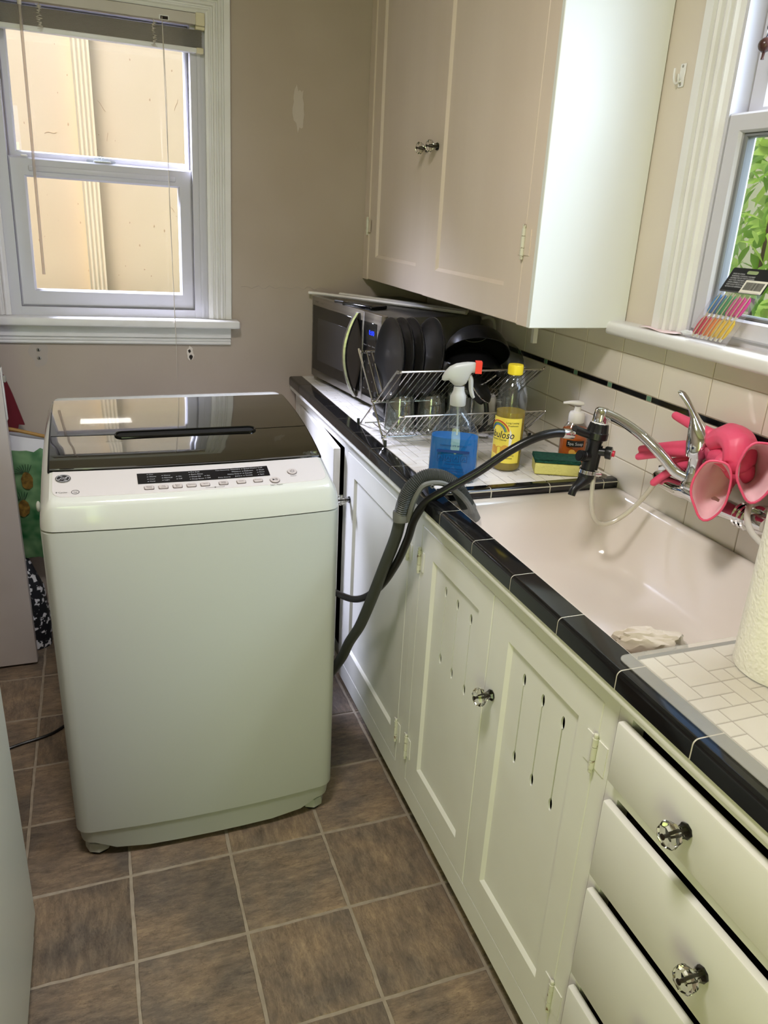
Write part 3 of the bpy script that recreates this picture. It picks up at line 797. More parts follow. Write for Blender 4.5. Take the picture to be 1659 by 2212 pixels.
# --- drawer unit
cd = thing('drawer_cabinet', 'white drawer cabinet with glass knobs at the right edge', 'cabinet', (1.14, -0.96, 0))
drz = [(0.717, 0.818), (0.541, 0.682), (0.335, 0.514), (0.128, 0.305)]
rails = [(-1.165, -0.745, 0.8245, ZTOP), (-1.165, -0.745, ZB, 0.124)]
for k in range(3): rails.append((-1.165, -0.745, drz[k+1][1]+.006, drz[k][0]+.006))
carcass(cd, -1.200, -0.716-E_, [(-0.745, -0.716-E_), (-1.200, -1.165)], rails)
MB().box(XF+.022, XT-.004, -1.2035, -1.2002, ZB, ZTOP-.002).build('end_panel', 'cabinet', cd, smooth=0)
for k, (z0, z1) in enumerate(drz):
    dr = MB().rbox(XF-.0165, XF-.0025, -1.156, -0.733, z0, z1, .0035, 2)
    o = dr.build('drawer', 'cabinet', cd)
    MB().box(XF-.0025, 1.30, -1.148, -0.752, z0+.014, z0+.030).box(XF-.0025, 1.30, -1.148, -1.136, z0+.030, z1-.03).box(XF-.0025, 1.30, -.764, -.752, z0+.030, z1-.03).build('drawer_box', 'cab_in', o, smooth=0)
    knob(o, (XF-.0165, (-.889, -.962, -.93, -.93)[k], (z0+z1)/2), (-1, 0, 0), 1.05)

# --- wall cabinet
XU, YU, ZU, ZUT = 1.140, 0.055, 1.235, 2.30
fu = lambda a, b, d: (XU-d, a, b)
cu = thing('wall_cabinet', 'tall white wall cabinet with glass knobs above the microwave', 'cabinet', (1.26, 0.64, ZU))
mb = MB().box(XU, XU+.022, YU, 0.112, ZU, ZUT).box(XU, XU+.022, 1.178, YB-.002, ZU, ZUT).box(XU, XU+.022, .112, 1.178, 2.20, ZUT)
mb.box(XU+.022, XR-.002, YU+.012, YB-.002, ZU+.006, ZU+.020).box(XU+.022, XR-.002, YU+.012, YB-.002, ZUT-.02, ZUT).box(XR-.012, XR-.002, YU+.012, YB-.002, ZU+.02, ZUT-.02)
mb.box(XU+.022, XR-.002, YB-.014, YB-.002, ZU+.02, ZUT-.02)
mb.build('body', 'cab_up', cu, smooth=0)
tag(MB().rbox(XU-.0005, XR-.002, YU-.001, YU+.012, ZU-.001, ZUT, .0015, 1).build('side_panel', 'cab_side', cu), 'white glossy side panel')
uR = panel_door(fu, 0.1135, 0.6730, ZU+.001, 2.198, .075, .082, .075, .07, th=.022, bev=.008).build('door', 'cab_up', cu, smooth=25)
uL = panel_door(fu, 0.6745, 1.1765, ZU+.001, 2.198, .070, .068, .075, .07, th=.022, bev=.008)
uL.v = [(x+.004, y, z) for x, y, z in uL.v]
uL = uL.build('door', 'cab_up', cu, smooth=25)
knob(uR, (XU, 0.628, 1.622), (-1, 0, 0), .95); knob(uL, (XU+.004, 0.708, 1.621), (-1, 0, 0), .95)
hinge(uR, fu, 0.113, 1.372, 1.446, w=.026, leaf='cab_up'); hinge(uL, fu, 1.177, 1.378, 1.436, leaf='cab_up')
o = MB().box(XU+.16, XU+.172, .30, .312, ZU-.075, ZU+.004); o.build('hanging_strip', 'trim', cu, smooth=0)

# ================================================================== COUNTER
NX0, NX1, NP = 0.880, 0.926, 0.1503
ct = thing('countertop', 'tiled kitchen counter with a black tile edge and white mosaic top', 'countertop', (1.13, 0.0, ZC))
sub = MB().box(NX0+.004, XT-.001, -0.0195, YB-.001, 0.866, ZC-.0045).box(NX0+.004, XT-.001, -1.215, -0.703, 0.866, ZC-.0045).box(NX0+.004, NX1-.001, -0.703, -0.0195, 0.866, ZC-.0045)
sub.build('slab', 'lgrout', ct, smooth=0)
mo = [(0.9045, .832), (.900, .834), (.898, .838), (.893, .842), (.890, .846), (.884, .850), (.883, .856), (.886, .8655), (.9045, .8655)]
MB().loft([[(x, -1.215, z) for x, z in mo], [(x, YB-.0015, z) for x, z in mo]]).build('moulding', 'cabinet', ct, smooth=30)
def nosing(y0, y1, g=.0013, e=0.0):
    r = .008; p = []
    p.append((NX0, .8665))
    for i in range(6):
        t = R(180-90*i/5); p.append((NX0+r+r*math.cos(t), ZC-r+r*math.sin(t)))
    p += [(NX1-g, ZC), (NX1-g, ZC-.004), (NX0+.0035, ZC-.004), (NX0+.0035, .8665)]
    return MB().loft([[(x, y0+g, z) for x, z in p], [(x, y1-g, z) for x, z in p]])
gp = nosing(-1.214, YB-.003, 0.0)
gp.v = [(x+.0007 if x < NX1-.002 else x, y, z-.0006 if z > .87 else z) for x, y, z in gp.v]
gp.build('edge_grout', 'lgrout', ct, smooth=30)
for k in range(-2, 15):
    y1 = 0.928-NP*k; y0 = y1-NP
    y1 = min(y1, YB-.002)
    if y0 < -1.215: y0 = -1.215
    if y1-y0 < .01: continue
    nosing(y0, y1).build('edge_tile', 'blacktile', ct, smooth=30)
# black bullnose along the far sink edge
xs = [NX1+.001, 1.050, 1.200, 1.345, XT-.001]
MB().rbox(NX1+.002, XT-.002, -.0188, .0050, .8745, ZC-.0005, .0085, 4).build('sink_edge_grout', 'lgrout', ct)
for k in range(4):
    r = .009; g = .0014; p = [(-.0005, ZC-.006), (-.0005, ZC+.0005)]
    for i in range(7):
        t = R(90+90*i/6); p.append((-.0167+r*math.cos(t), ZC+.0005-r+r*math.sin(t)))
    p += [(-.0257, .874), (-.0200, .874), (-.0200, ZC-.006)]
    MB().loft([[(xs[k]+g, y+.006, z) for y, z in p], [(xs[k+1]-g, y+.006, z) for y, z in p]]).build('sink_edge_tile', 'blacktile', ct, smooth=30)
# mosaic of mixed small tiles
mos_cache = {}
def mosaic(x0, x1, y0, y1, seed, keep, u=0.0256):
    rnd = random.Random(seed); nx, ny = int((x1-x0)/u+.5), int((y1-y0)/u+.5)
    ux, uy = (x1-x0)/nx, (y1-y0)/ny
    occ = [[False]*ny for _ in range(nx)]; out = []
    for i in range(nx):
        for j in range(ny):
            if occ[i][j]: continue
            opts = [(2, 1)]*4+[(1, 2)]*4+[(1, 1)]*3+[(2, 2)]*2
            rnd.shuffle(opts)
            for (a, b) in opts+[(1, 1)]:
                if i+a <= nx and j+b <= ny and not any(occ[i+p][j+q] for p in range(a) for q in range(b)):
                    for p in range(a):
                        for q in range(b): occ[i+p][j+q] = True
                    out.append((x0+i*ux, y0+j*uy, a*ux, b*uy)); break
    return out
tiles = mosaic(NX1+.001, XT-.002, 0.006, YB-.002, 21, None)+mosaic(NX1+.001, XT-.002, -1.212, -0.708, 22, None)
def msz(t):  # rough size in the photograph, nearest and uncovered first
    x, y = t[0]+t[2]/2, t[1]+t[3]/2
    d = (Vector((x, y, ZC))-Vector((0.2583, -1.4529, 1.4571))).length
    hid = (y > 0.56 and x > 1.02) or x > 1.30
    return t[2]*t[3]/(d*d)*(0.05 if hid else 1.0)
tiles.sort(key=msz, reverse=True)
rest = MB()
MB().box(NX1, XT-.001, 0.0062, YB-.001, ZC-.0045, ZC-.0012).build('mosaic_bed', 'mgrout', ct, smooth=0)
MB().box(NX1, XT-.001, -1.215, -0.7075, ZC-.0045, ZC-.0012).build('mosaic_bed', 'mgrout', ct, smooth=0)
for k, (x, y, w, h) in enumerate(tiles):
    g, b = .0010, .0009
    def lp(e, z): return [(x+g+e, y+g+e, z), (x+w-g-e, y+g+e, z), (x+w-g-e, y+h-g-e, z), (x+g+e, y+h-g-e, z)]
    if k >= 295:
        rest.loft([lp(0, ZC-.0014), lp(0, ZC-b*.6), lp(b, ZC)], caps=(False, True)); continue
    key = (round(w, 4), round(h, 4))
    if key not in mos_cache:
        hw, hh = w/2-g, h/2-g
        def l2(e, z): return [(-hw+e, -hh+e, z), (hw-e, -hh+e, z), (hw-e, hh-e, z), (-hw+e, hh-e, z)]
        me = MB().loft([l2(0, -.0014), l2(0, -b*.6), l2(b, 0)], caps=(False, True)).mesh('mosaic_tile'); me.materials.append(MT['mosaic']); mos_cache[key] = me
    o = bpy.data.objects.new('mosaic_tile', mos_cache[key]); COL.objects.link(o)
    o.location = (x+w/2, y+h/2, ZC); o.parent = ct; o.matrix_parent_inverse = WM[ct.name].inverted()
tag(rest.build('mosaic_field', 'mosaic', ct, smooth=0, fix=False), kind='stuff')
# dark strip on the near sink edge
MB().rbox(NX1+.004, XT-.003, -0.7075, -0.7015, .880, ZC+.001, .001, 1).build('sink_edge_strip', 'blacktile', ct)

# ================================================================== SINK
def rrect(cx, cy, hx, hy, r, z, n=8):
    pts = []
    for (sx, sy, a0) in ((1, 1, 0), (-1, 1, 90), (-1, -1, 180), (1, -1, 270)):
        for i in range(n+1):
            t = R(a0+90*i/n); pts.append((cx+sx*(hx-r)+r*math.cos(t), cy+sy*(hy-r)+r*math.sin(t), z))
    return pts
sk = thing('kitchen_sink', 'white enamel sink basin set behind the black tile edge', 'sink', (1.155, -0.361, 0.70))
cx, cy, hx, hy = 1.1555, -0.3605, 0.2285, 0.3395
L = [rrect(cx, cy, hx-.030, hy-.035, .02, .860)]
L = []
for ins, z, r in ((0.000, .855, .004), (0.000, .8735, .006), (.003, .8755, .008), (.011, .8752, .02), (.017, .871, .035), (.021, .862, .045), (.026, .840, .055), (.034, .800, .065),
                  (.042, .760, .075), (.052, .735, .085), (.068, .718, .095), (.095, .709, .10), (.13, .706, .09), (.19, .704, .03)):
    L.append(rrect(cx, cy, hx-ins, hy-ins, r, z))
MB().loft(L, caps=(False, True)).build('basin', 'enamel', sk, smooth=60)
MB().lathe([(.040, .7065), (.042, .708), (.038, .7095), (.030, .7085), (.028, .7055), (.0001, .7050)], 28, center=(1.040, -.42, .003), caps=False).build('drain', 'chrome', sk)
MB().lathe([(.012, .706), (.012, .713), (.0001, .7135)], 14, center=(1.040, -.42, .003), caps=False).build('drain_basket', 'chrome', sk)
# ================================================================== WASHER
WX, WY, HWX, DEP = 0.424, 0.0665, 0.306, 0.598
ws = thing('washing_machine', 'white portable top-loading washing machine with a black curved lid', 'washing machine', (WX, WY+0.3, 0))
def yfront(x, rc=0.030, bow=0.017):
    ax = abs(x); y = -bow*(1-(x/HWX)**2)
    if ax > HWX-rc: y += rc-math.sqrt(max(0, rc*rc-(ax-(HWX-rc))**2))
    return y
def wpt(x, y, z): return (WX+x, WY+y+yfront(x)*max(0.0, 1-y/DEP), z)
XSEC = [-1, -.997, -.985, -.965, -.94, -.90, -.75, -.5, -.25, 0, .25, .5, .75, .90, .94, .965, .985, .997, 1]
def outline(z, ins=0.0):
    fr = [wpt(t*(HWX), 0, z) for t in XSEC]
    # rear with rounded corners
    rr = .03; bk = []
    for i in range(7):
        t = R(90*i/6); bk.append((WX+HWX-rr+rr*math.cos(t), WY+DEP-rr+rr*math.sin(t), z))
    for i in range(7):
        t = R(90+90*i/6); bk.append((WX-HWX+rr+rr*math.cos(t), WY+DEP-rr+rr*math.sin(t), z))
    pts = fr+bk
    if ins:
        c = Vector((WX, WY+DEP/2, 0)); out = []
        for p in pts:
            out.append((WX+(p[0]-WX)*(1-ins/HWX), c.y+(p[1]-c.y)*(1-ins/(DEP/2)), z))
        return out
    return pts
MB().loft([outline(.0905, .003), outline(.0905), outline(.836), outline(.8395, .002)]).build('cabinet_shell', 'white', ws, smooth=35)
# skirt with a raised mid section and cut-outs beside the feet
sk_top = outline(.0895, .004)
nfr = len(XSEC)
def skz(p):
    t = (p[0]-WX)/HWX; a = abs(t)
    if a > .80: return .050
    if a > .70: return .050-(.80-a)/.10*.030
    return .020
skl = []
for i, p in enumerate(outline(.03, .010)):
    skl.append((p[0], p[1], skz(p) if i < nfr else .035))
MB().loft([sk_top, [(a[0]*.35+b[0]*.65, a[1]*.35+b[1]*.65, .052) for a, b in zip(sk_top, skl)], skl], caps=(True, False)).build('skirt', 'white', ws, smooth=35)
for sx in (-1, 1):
    for fy in (.045, .545):
        f_ = MB().lathe([(.020, .056), (.020, .034), (.027, .032), (.030, .022), (.030, .010), (.027, .007)], 8, center=(WX+sx*.262, WY+fy, 0)).build('foot', 'white', ws, smooth=25)
        MB().lathe([(.023, .008), (.023, .0005)], 20, center=(WX+sx*.262, WY+fy, 0)).build('foot_pad', 'black', f_)
# top cover: cross sections swept front to back
PROF = [(0, .842), (0, .892), (.003, .899), (.009, .9045), (.018, .9085), (.030, .9115), (.060, .919), (.106, .9305), (.150, .943), (.200, .954), (.250, .9625), (.310, .970),
        (.370, .9755), (.440, .979), (.500, .9805), (.545, .980), (.570, .976), (.588, .966), (.596, .952), (.598, .930), (.598, .842)]
def ptop(y):
    P = PROF[2:17]
    for (a, b), (c, d) in zip(P, P[1:]):
        if a <= y <= c: return b+(d-b)*(y-a)/(c-a)
    return P[-1][1]
XS2 = [0, .25, .5, .75, .86, .90, .925, .945, .965, .985, .996, 1.0]
XS2 = [-t for t in reversed(XS2[1:])]+XS2
def drop(t, y):
    a = abs(t)
    if a <= .915: return 0
    k = (a-.915)/.085
    full = .034
    if k < .65: return full*.62*(k/.65)**1.3
    return full*(.62+.9*((k-.65)/.35)**1.6)
loops = []
for (y, z) in PROF:
    row = []
    for t in XS2:
        zz = z if z < .85 else max(.843, z-drop(t, y)*min(1, (z-.842)/.05))
        row.append(wpt(t*HWX, y, zz))
    loops.append(row)
mb = MB().loft(loops, caps=(False, False), closed=False)
n = len(XS2); left = [r[0] for r in loops]; right = [r[-1] for r in loops]
for side in (left, right):
    b = len(mb.v); mb.v += side; mb.f.append(tuple(range(b, b+len(side))))
mb.build('top_cover', 'white_top', ws, smooth=32)
def sheet(x0, x1, y0, y1, off, th, nx=24, ny=10, rc=0.0):
    """curved sheet lying on the top cover"""
    top, bot = [], []
    g = MB(); idx = {}
    for j in range(ny+1):
        for i in range(nx+1):
            x, y = x0+(x1-x0)*i/nx, y0+(y1-y0)*j/ny
            if rc:
                for (cxx, sx) in ((x0+rc, -1), (x1-rc, 1)):
                    for (cyy, sy) in ((y0+rc, -1),):
                        dx, dy = (x-cxx)*sx, (y-cyy)*sy
                        if dx > 0 and dy > 0:
                            m_ = max(dx, dy); l = math.hypot(dx, dy)
                            if l > 0: x, y = cxx+sx*dx*m_/l, cyy+sy*dy*m_/l
            p = wpt(x, y, ptop(y)+off); top.append(p); bot.append((p[0], p[1], p[2]-th))
    N = nx+1
    fs = []
    for j in range(ny):
        for i in range(nx):
            a = j*N+i; fs.append((a, a+1, a+N+1, a+N)); k = len(top); fs.append((k+a, k+a+N, k+a+N+1, k+a+1))
    k = len(top)
    per = [i for i in range(N)]+[j*N+nx for j in range(1, ny+1)]+[ny*N+i for i in range(nx-1, -1, -1)]+[j*N for j in range(ny-1, 0, -1)]
    for a, b in zip(per, per[1:]+per[:1]): fs.append((a, k+a, k+b, b))
    return g.add(top+bot, fs)
lid = sheet(-.283, .283, .110, .243, .0045, .006).build('lid_front', 'lid', ws, smooth=30)
lid2 = sheet(-.283, .283, .2462, .500, .0045, .006).build('lid_rear', 'lid', ws, smooth=30)
MB().merge(sheet(-.287, .287, .106, .5035, .0012, .004)).build('lid_surround', 'blackgloss', ws, smooth=30)
# grip slot
def caps_pts(x0, x1, y0, y1, n=8):
    r = (y1-y0)/2; out = []
    for i in range(n+1): t = R(-90+180*i/n); out.append((x1-r+r*math.cos(t), y0+r+r*math.sin(t)))
    for i in range(n+1): t = R(90+180*i/n); out.append((x0+r+r*math.cos(t), y0+r+r*math.sin(t)))
    return out
cp = caps_pts(-.150, .160, .226, .254)
MB().tube([wpt(x, y, ptop(y)+.006) for x, y in cp], .0026, 6, closed=True).build('grip_rim', 'blackgloss', lid)
MB().loft([[wpt(x, y, ptop(y)+.0052) for x, y in caps_pts(-.147, .157, .229, .251)]], caps=(False, True)).build('grip_recess', 'blackmat', lid)
# control panel
pan = sheet(-.277, .277, .016, .1045, .0012, .003, 40, 8, .020).build('control_panel', 'panelw', ws, smooth=30)
pf = lambda x, s, d=0.0: Vector(wpt(x, .0135+s*.9717, ptop(.0135+s*.9717)+.0013+d))
def onpanel(poly, d0, d1): return MB().prism(poly, d0, d1, lambda a, b, d: pf(a, b, d))
def rr2(x0, x1, y0, y1, r, n=4):
    out = []
    for (cx_, cy_, a0) in ((x1-r, y1-r, 0), (x0+r, y1-r, 90), (x0+r, y0+r, 180), (x1-r, y0+r, 270)):
        for i in range(n+1): t = R(a0+90*i/n); out.append((cx_+r*math.cos(t), cy_+r*math.sin(t)))
    return out
def strip(x0, x1, y0, y1, d, nseg=14):
    mb = MB(); lo = []; hi = []
    for i in range(nseg+1):
        x = x0+(x1-x0)*i/nseg; lo.append(pf(x, y0, d)); hi.append(pf(x, y1, d))
    n_ = nseg+1
    return mb.add(lo+hi, [(i, i+1, n_+i+1, n_+i) for i in range(nseg)])
dsp = strip(-.1158, .1555, .0345, .0728, .0008).build('display', 'display', pan, smooth=0)
BX = [-.0952, -.0676, -.0396, -.0120, .0156, .0531, .0902, .1258]
BN = [('Water', 'Temp'), ('Soil', 'Level'), ('Extra', 'Spin'), ('Options',), ('Signal',), ('Delay', 'Wash'), ('Cycle',), ('Process',)]
for x, nm in zip(BX, BN):
    b = onpanel(rr2(x-.0098, x+.0098, .0125, .0245, .003), 0, .0012).build('button', 'btn_ring', pan, smooth=0)
    onpanel(rr2(x-.0088, x+.0088, .0135, .0250, .0028), .0012, .0022).build('button_cap', 'btn', b, smooth=0)
    lettering('button_lettering', [(s_, x, (.0183 if len(nm) == 1 else (.0196, .0153)[q]), .0044) for q, s_ in enumerate(nm)], lambda a, c: pf(a, c, .0025), 'ink', b)
def disc(x, s_, r, d0, d1, n=22): return onpanel([(x+r*math.cos(2*PI*i/n), s_+r*math.sin(2*PI*i/n)) for i in range(n)], d0, d1)
for nm, x, s_, t_ in (('start_button', .1615, .0150, 'Start / Pause'), ('power_button', .2053, .0415, 'Power')):
    b = disc(x, s_, .0108, 0, .0014).build(nm, 'btn_ring', pan, smooth=0)
    disc(x, s_, .0100, .0014, .0024).build('button_cap', 'btn', b, smooth=0)
    lettering('button_lettering', [(t_, x, s_-.0168, .0052)], lambda a, c: pf(a, c, .0004), 'ink', b)
    if nm == 'start_button':
        g = onpanel([(x-.0050, s_-.0034), (x+.0004, s_), (x-.0050, s_+.0034)], .0024, .0027)
        g.merge(onpanel([(x+.0016, s_-.0034), (x+.0026, s_-.0034), (x+.0026, s_+.0034), (x+.0016, s_+.0034)], .0024, .0027)).merge(onpanel([(x+.0040, s_-.0034), (x+.0050, s_-.0034), (x+.0050, s_+.0034), (x+.0040, s_+.0034)], .0024, .0027))
        tag(g.build('play_symbol', 'ink', b, smooth=0), kind='stuff')
    else:
        arc = [pf(x+.0042*math.cos(R(130+280*i/18)), s_+.0042*math.sin(R(130+280*i/18)), .0026) for i in range(19)]
        MB().tube(arc, .0005, 4).tube([pf(x, s_+.0008, .0026), pf(x, s_+.0048, .0026)], .0005, 4).build('power_symbol', 'ink', b)
items = []
dash = MB()
def led(txt, x, s_, al='l'):
    items.append((txt, x, s_, .0052, al))
    dx = (-.0046 if al == 'l' else .0014)
    dash.merge(strip(x+dx, x+dx+.0030, s_+.0010, s_+.0021, .0011, 1))
for k, t_ in enumerate(('Hot', 'Warm', 'Cool', 'Cold')): led(t_, -.092, .0655-.0087*k)
for k, t_ in enumerate(('Heavy', 'Normal', 'Light')): led(t_, -.063, .0590-.0087*k)
for k, t_ in enumerate(('On', 'Off')): led(t_, -.0345, .0525-.0087*k)
for k, t_ in enumerate(('Pre Soak', 'Extra Rinse', 'Deep Fill', 'Deep Rinse')): led(t_, -.0080, .0655-.0087*k)
for k, t_ in enumerate(('On', 'Off')): led(t_, .0230, .0490-.0087*k)
items += [('Time Remaining', .0580, .0655, .0046), ('Delay (hours)', .0580, .0385, .0046)]
for k, t_ in enumerate(('Normal', 'Whites', 'Heavy Duty', 'Jeans')): led(t_, .0915, .0655-.0087*k, 'r')
for k, t_ in enumerate(('Speed Wash', 'Delicates', 'Casuals', 'Towels')): led(t_, .1030, .0655-.0087*k)
for k, t_ in enumerate(('Soak', 'Wash', 'Rinse', 'Spin')): led(t_, .1345, .0655-.0087*k)
lettering('display_lettering', items, lambda a, c: pf(a, c, .0012), 'inkw', dsp)
tag(dash.build('status_marks', 'inkw', dsp, smooth=0), kind='stuff')
# round badge with swirled monogram
bd = disc(-.257, .0660, .0150, 0, .0012, 32).build('badge', 'ring', pan, smooth=0)
disc(-.257, .0660, .0140, .0012, .0015, 32).build('badge_field', 'ink', bd, smooth=0)
def ell(cx_, cy_, rx, ry, a0, a1, d=.0018, n_=16): return [pf(cx_+rx*math.cos(R(a0+(a1-a0)*i/n_)), cy_+ry*math.sin(R(a0+(a1-a0)*i/n_)), d) for i in range(n_+1)]
mg = MB().tube(ell(-.257, .0660, .0122, .0122, 0, 360), .0005, 4)
for a0 in (20, 110, 200, 290): mg.tube(ell(-.257+.0100*math.cos(R(a0)), .0660+.0100*math.sin(R(a0)), .0030, .0022, a0, a0+200), .0006, 4)
mg.build('badge_ring', 'inkw', bd)
lettering('badge_lettering', [('GE', -.257, .0622, .0108)], lambda a, c: pf(a, c, .0019), 'inkw', bd, shear=.25)
lettering('panel_lettering', [('8 Cycles', -.2600, .0150, .0062), ('he', -.2345, .0150, .0064)], lambda a, c: pf(a, c, .0004), 'ink', pan)
MB().tube(ell(-.2345, .0170, .0072, .0066, 0, 360, .0004, 24), .0005, 4).build('badge_outline', 'ink', pan)
MB().tube([pf(.0156, .0095, .0003), pf(.0156, .0070, .0003), pf(.0531, .0070, .0003), pf(.0531, .0095, .0003)], .0003, 4).merge(disc(.0345, .0070, .0018, 0, .0006, 10)).build('link_mark', 'inkgrey', pan)
lettering('rear_lettering', [('SMART DISPENSE   TOP LOAD WASHER', .16, .530, .006)], lambda a, c: wpt(a, c, ptop(c)+.0006), 'inkgrey', ws)
# crumpled film tab left at the lid corner
tb = MB().tube([wpt(.245+.004*i, .109+.004*math.sin(i*1.9), ptop(.112)+.0085+.0015*math.cos(i*2.3)) for i in range(9)], [.002, .004, .003, .005, .003, .005, .004, .005, .002], 6)
tb.build('film_tab', 'clear', ws)
# side button on the left wall
MB().sphere((WX-HWX-.001, WY+.06, .875), .011, 12, 8, (.4, 1, 1)).build('side_cap', 'white', ws)

# ---- hoses and cord
dh = thing('drain_hose', 'grey ribbed drain hose hooked over the counter edge into the sink', 'hose', (0.80, 0.2, 0.1))
low = [(.765, .52, .10), (.775, .42, .135), (.800, .275, .310), (.812, .225, .400), (.818, .165, .480), (.826, .115, .575), (.832, .055, .690), (.838, .005, .790), (.8395, -.012, .845)]
MB().tube(low, .0135, 14, smooth=8).build('lower_hose', 'greyhose', dh)
up = [(.8395, -.012, .840), (.842, -.022, .880), (.853, -.028, .915), (.880, -.032, .938), (.915, -.036, .938), (.948, -.042, .918), (.972, -.046, .885), (.984, -.048, .862)]
P, _ = crom([Vector(p) for p in up], 20, .016)
rad = [.0152+.0014*math.cos(i*PI) for i in range(len(P))]
MB().tube(P, rad, 14).build('ribbed_bend', 'greyhose', dh, smooth=80)
MB().tube([(.984, -.048, .864), (1.000, -.049, .838)], [.0148, .0135], 14).build('nozzle', 'greyclip', dh)
gi = [(p[0]+.0005, p[1]-.0145, p[2]) for p in up]; gi = [(Vector(p)+Vector((.012 if i < 3 else 0, 0, -.010 if 2 < i < 6 else -.002))) for i, p in enumerate(gi)]
MB().tube(gi, .0062, 8, smooth=8).build('hook_guide', 'greyclip', dh)
MB().lathe([(.0172, -.012), (.0180, -.008), (.0180, .008), (.0172, .012)], 18, axis=Matrix.Translation((.8397, -.014, .846)) @ Matrix.Rotation(R(-8), 4, 'X')).build('guide_collar', 'greyclip', dh)
MB().lathe([(.0170, -.006), (.0176, .0), (.0170, .006)], 18, axis=Matrix.Translation((.981, -.0475, .868)) @ Vector((.55, 0, -.83)).to_track_quat('Z', 'Y').to_matrix().to_4x4()).build('guide_collar', 'greyclip', dh)
MB().lathe([(.004, 0), (.004, .003), (.0022, .003), (.0022, 0)], 12, axis=Matrix.Translation((.889, -.0545, .925)) @ Matrix.Rotation(R(90), 4, 'X')).build('guide_eyelet', 'greyclip', dh)

ih = thing('inlet_hose', 'black rubber water hose running from the washer to the tap coupling', 'hose', (0.80, 0.2, 0.45))
path = [(.745, .60, .50), (.790, .52, .445), (.825, .40, .455), (.838, .250, .510), (.846, .120, .605), (.853, .035, .705), (.858, -.015, .790), (.862, -.035, .845), (.880, -.050, .888), (.915, -.066, .918),
        (.975, -.086, .960), (1.035, -.103, 1.008), (1.085, -.113, 1.036), (1.125, -.118, 1.046), (1.150, -.120, 1.046)]
MB().tube(path, .0092, 14, smooth=8).build('rubber_hose', 'rubber', ih)
MB().lathe([(.0100, 0), (.0106, .002), (.0106, .024), (.0100, .026)], 20, axis=Matrix.Translation((1.146, -.120, 1.0462)) @ Vector((1, 0, -.16)).to_track_quat('Z', 'Y').to_matrix().to_4x4()).build('ferrule', 'chrome', ih)
pc = thing('power_cord', 'black power cord trailing from the washer across the floor', 'cord', (0.0, 0.58, 0))
MB().tube([(.24, .672, .06), (.18, .70, .012), (.10, .645, .0050), (.04, .590, .0045), (-.03, .566, .0045), (-.12, .545, .0045), (-.30, .560, .0045)], .0042, 8, smooth=8).build('cable', 'rubber', pc)
# ================================================================== BLIND
bl = thing('window_blind', 'raised aluminium mini blind at the top of the far window', 'blind', (0.316, YB, 1.50))
hr = MB().rbox(.020, .606, YB-.022, YB+.002, 1.940, 1.969, .0015, 1).build('headrail', 'blind', bl)
MB().rbox(.586, .6125, YB-.024, YB+.004, 1.938, 1.972, .002, 1).build('bracket', 'ivory', bl)
MB().rbox(.585, .6125, YB-.020, YB+.004, 1.928, 1.938, .002, 1).build('bracket', 'ivory', bl)
sl = MB()
for k in range(22):
    z = 1.8835+k*.00205; dx = random.uniform(-.0008, .0008); p = []
    for i in range(7):
        t = i/6*2-1; p.append((YB-.011+t*.0118, z+.0014*(1-t*t)))
    q = p+[(y, zz-.0005) for y, zz in reversed(p)]
    sl.loft([[(.021+dx, y, zz) for y, zz in q], [(.604+dx, y, zz) for y, zz in q]])
tag(sl.build('slats', 'blind', bl, smooth=30), kind='stuff')
MB().rbox(.020, .606, YB-.0235, YB+.0015, 1.868, 1.8815, .003, 2).build('bottom_rail', 'trim', bl)
MB().rbox(.586, .6075, YB-.0245, YB+.0025, 1.867, 1.8825, .002, 1).build('rail_end', 'ivory', bl)
for cxx in (.165, .468):
    rnd = random.Random(int(cxx*1000)); pts = []
    for i in range(70):
        t = i/69; pts.append((cxx+rnd.uniform(-.008, .008), YB-.0245-rnd.uniform(0, .006), 1.932-t*.064))
    MB().tube(pts, .0007, 4, smooth=2).build('ladder_cord', 'cord', bl)
    MB().tube([(cxx, YB-.012, 1.941), (cxx, YB-.014, 1.925)], .0012, 5).build('lift_cord', 'cord', bl)
MB().rbox(.482, .512, YB-.0235, YB-.0215, 1.940, 1.953, .002, 1).build('cord_lock', 'trim', bl)
MB().box(.487, .508, YB-.0242, YB-.0232, 1.942, 1.950).build('cord_slot', 'chip', bl, smooth=0)
for k in (0, 1):
    MB().tube([(.491, YB-.025, 1.948), (.493+.003*k, YB-.030, 1.75), (.496-.001*k, YB-.038, 1.45), (.498+.001*k, YB-.060, 1.10), (.500, YB-.060, 1.03), (.502, YB-.035, .90)], .0009, 5, smooth=5).build('pull_cord', 'cord', bl)
MB().tube([(.118, YB-.022, 1.966), (.118, YB-.030, 1.975), (.118, YB-.036, 1.955)], .0022, 6, smooth=3).build('wand_hook', 'ivory', bl)
MB().tube([(.118, YB-.036, 1.955), (.1185, YB-.037, 1.70), (.120, YB-.038, 1.225)], .0042, 6).build('wand', 'wand', bl, smooth=20)
MB().tube([(.118, YB-.036, 1.955), (.118, YB-.036, 1.925)], .0055, 8).build('wand_collar', 'cord', bl)
bl.rotation_euler.y = R(1.0)

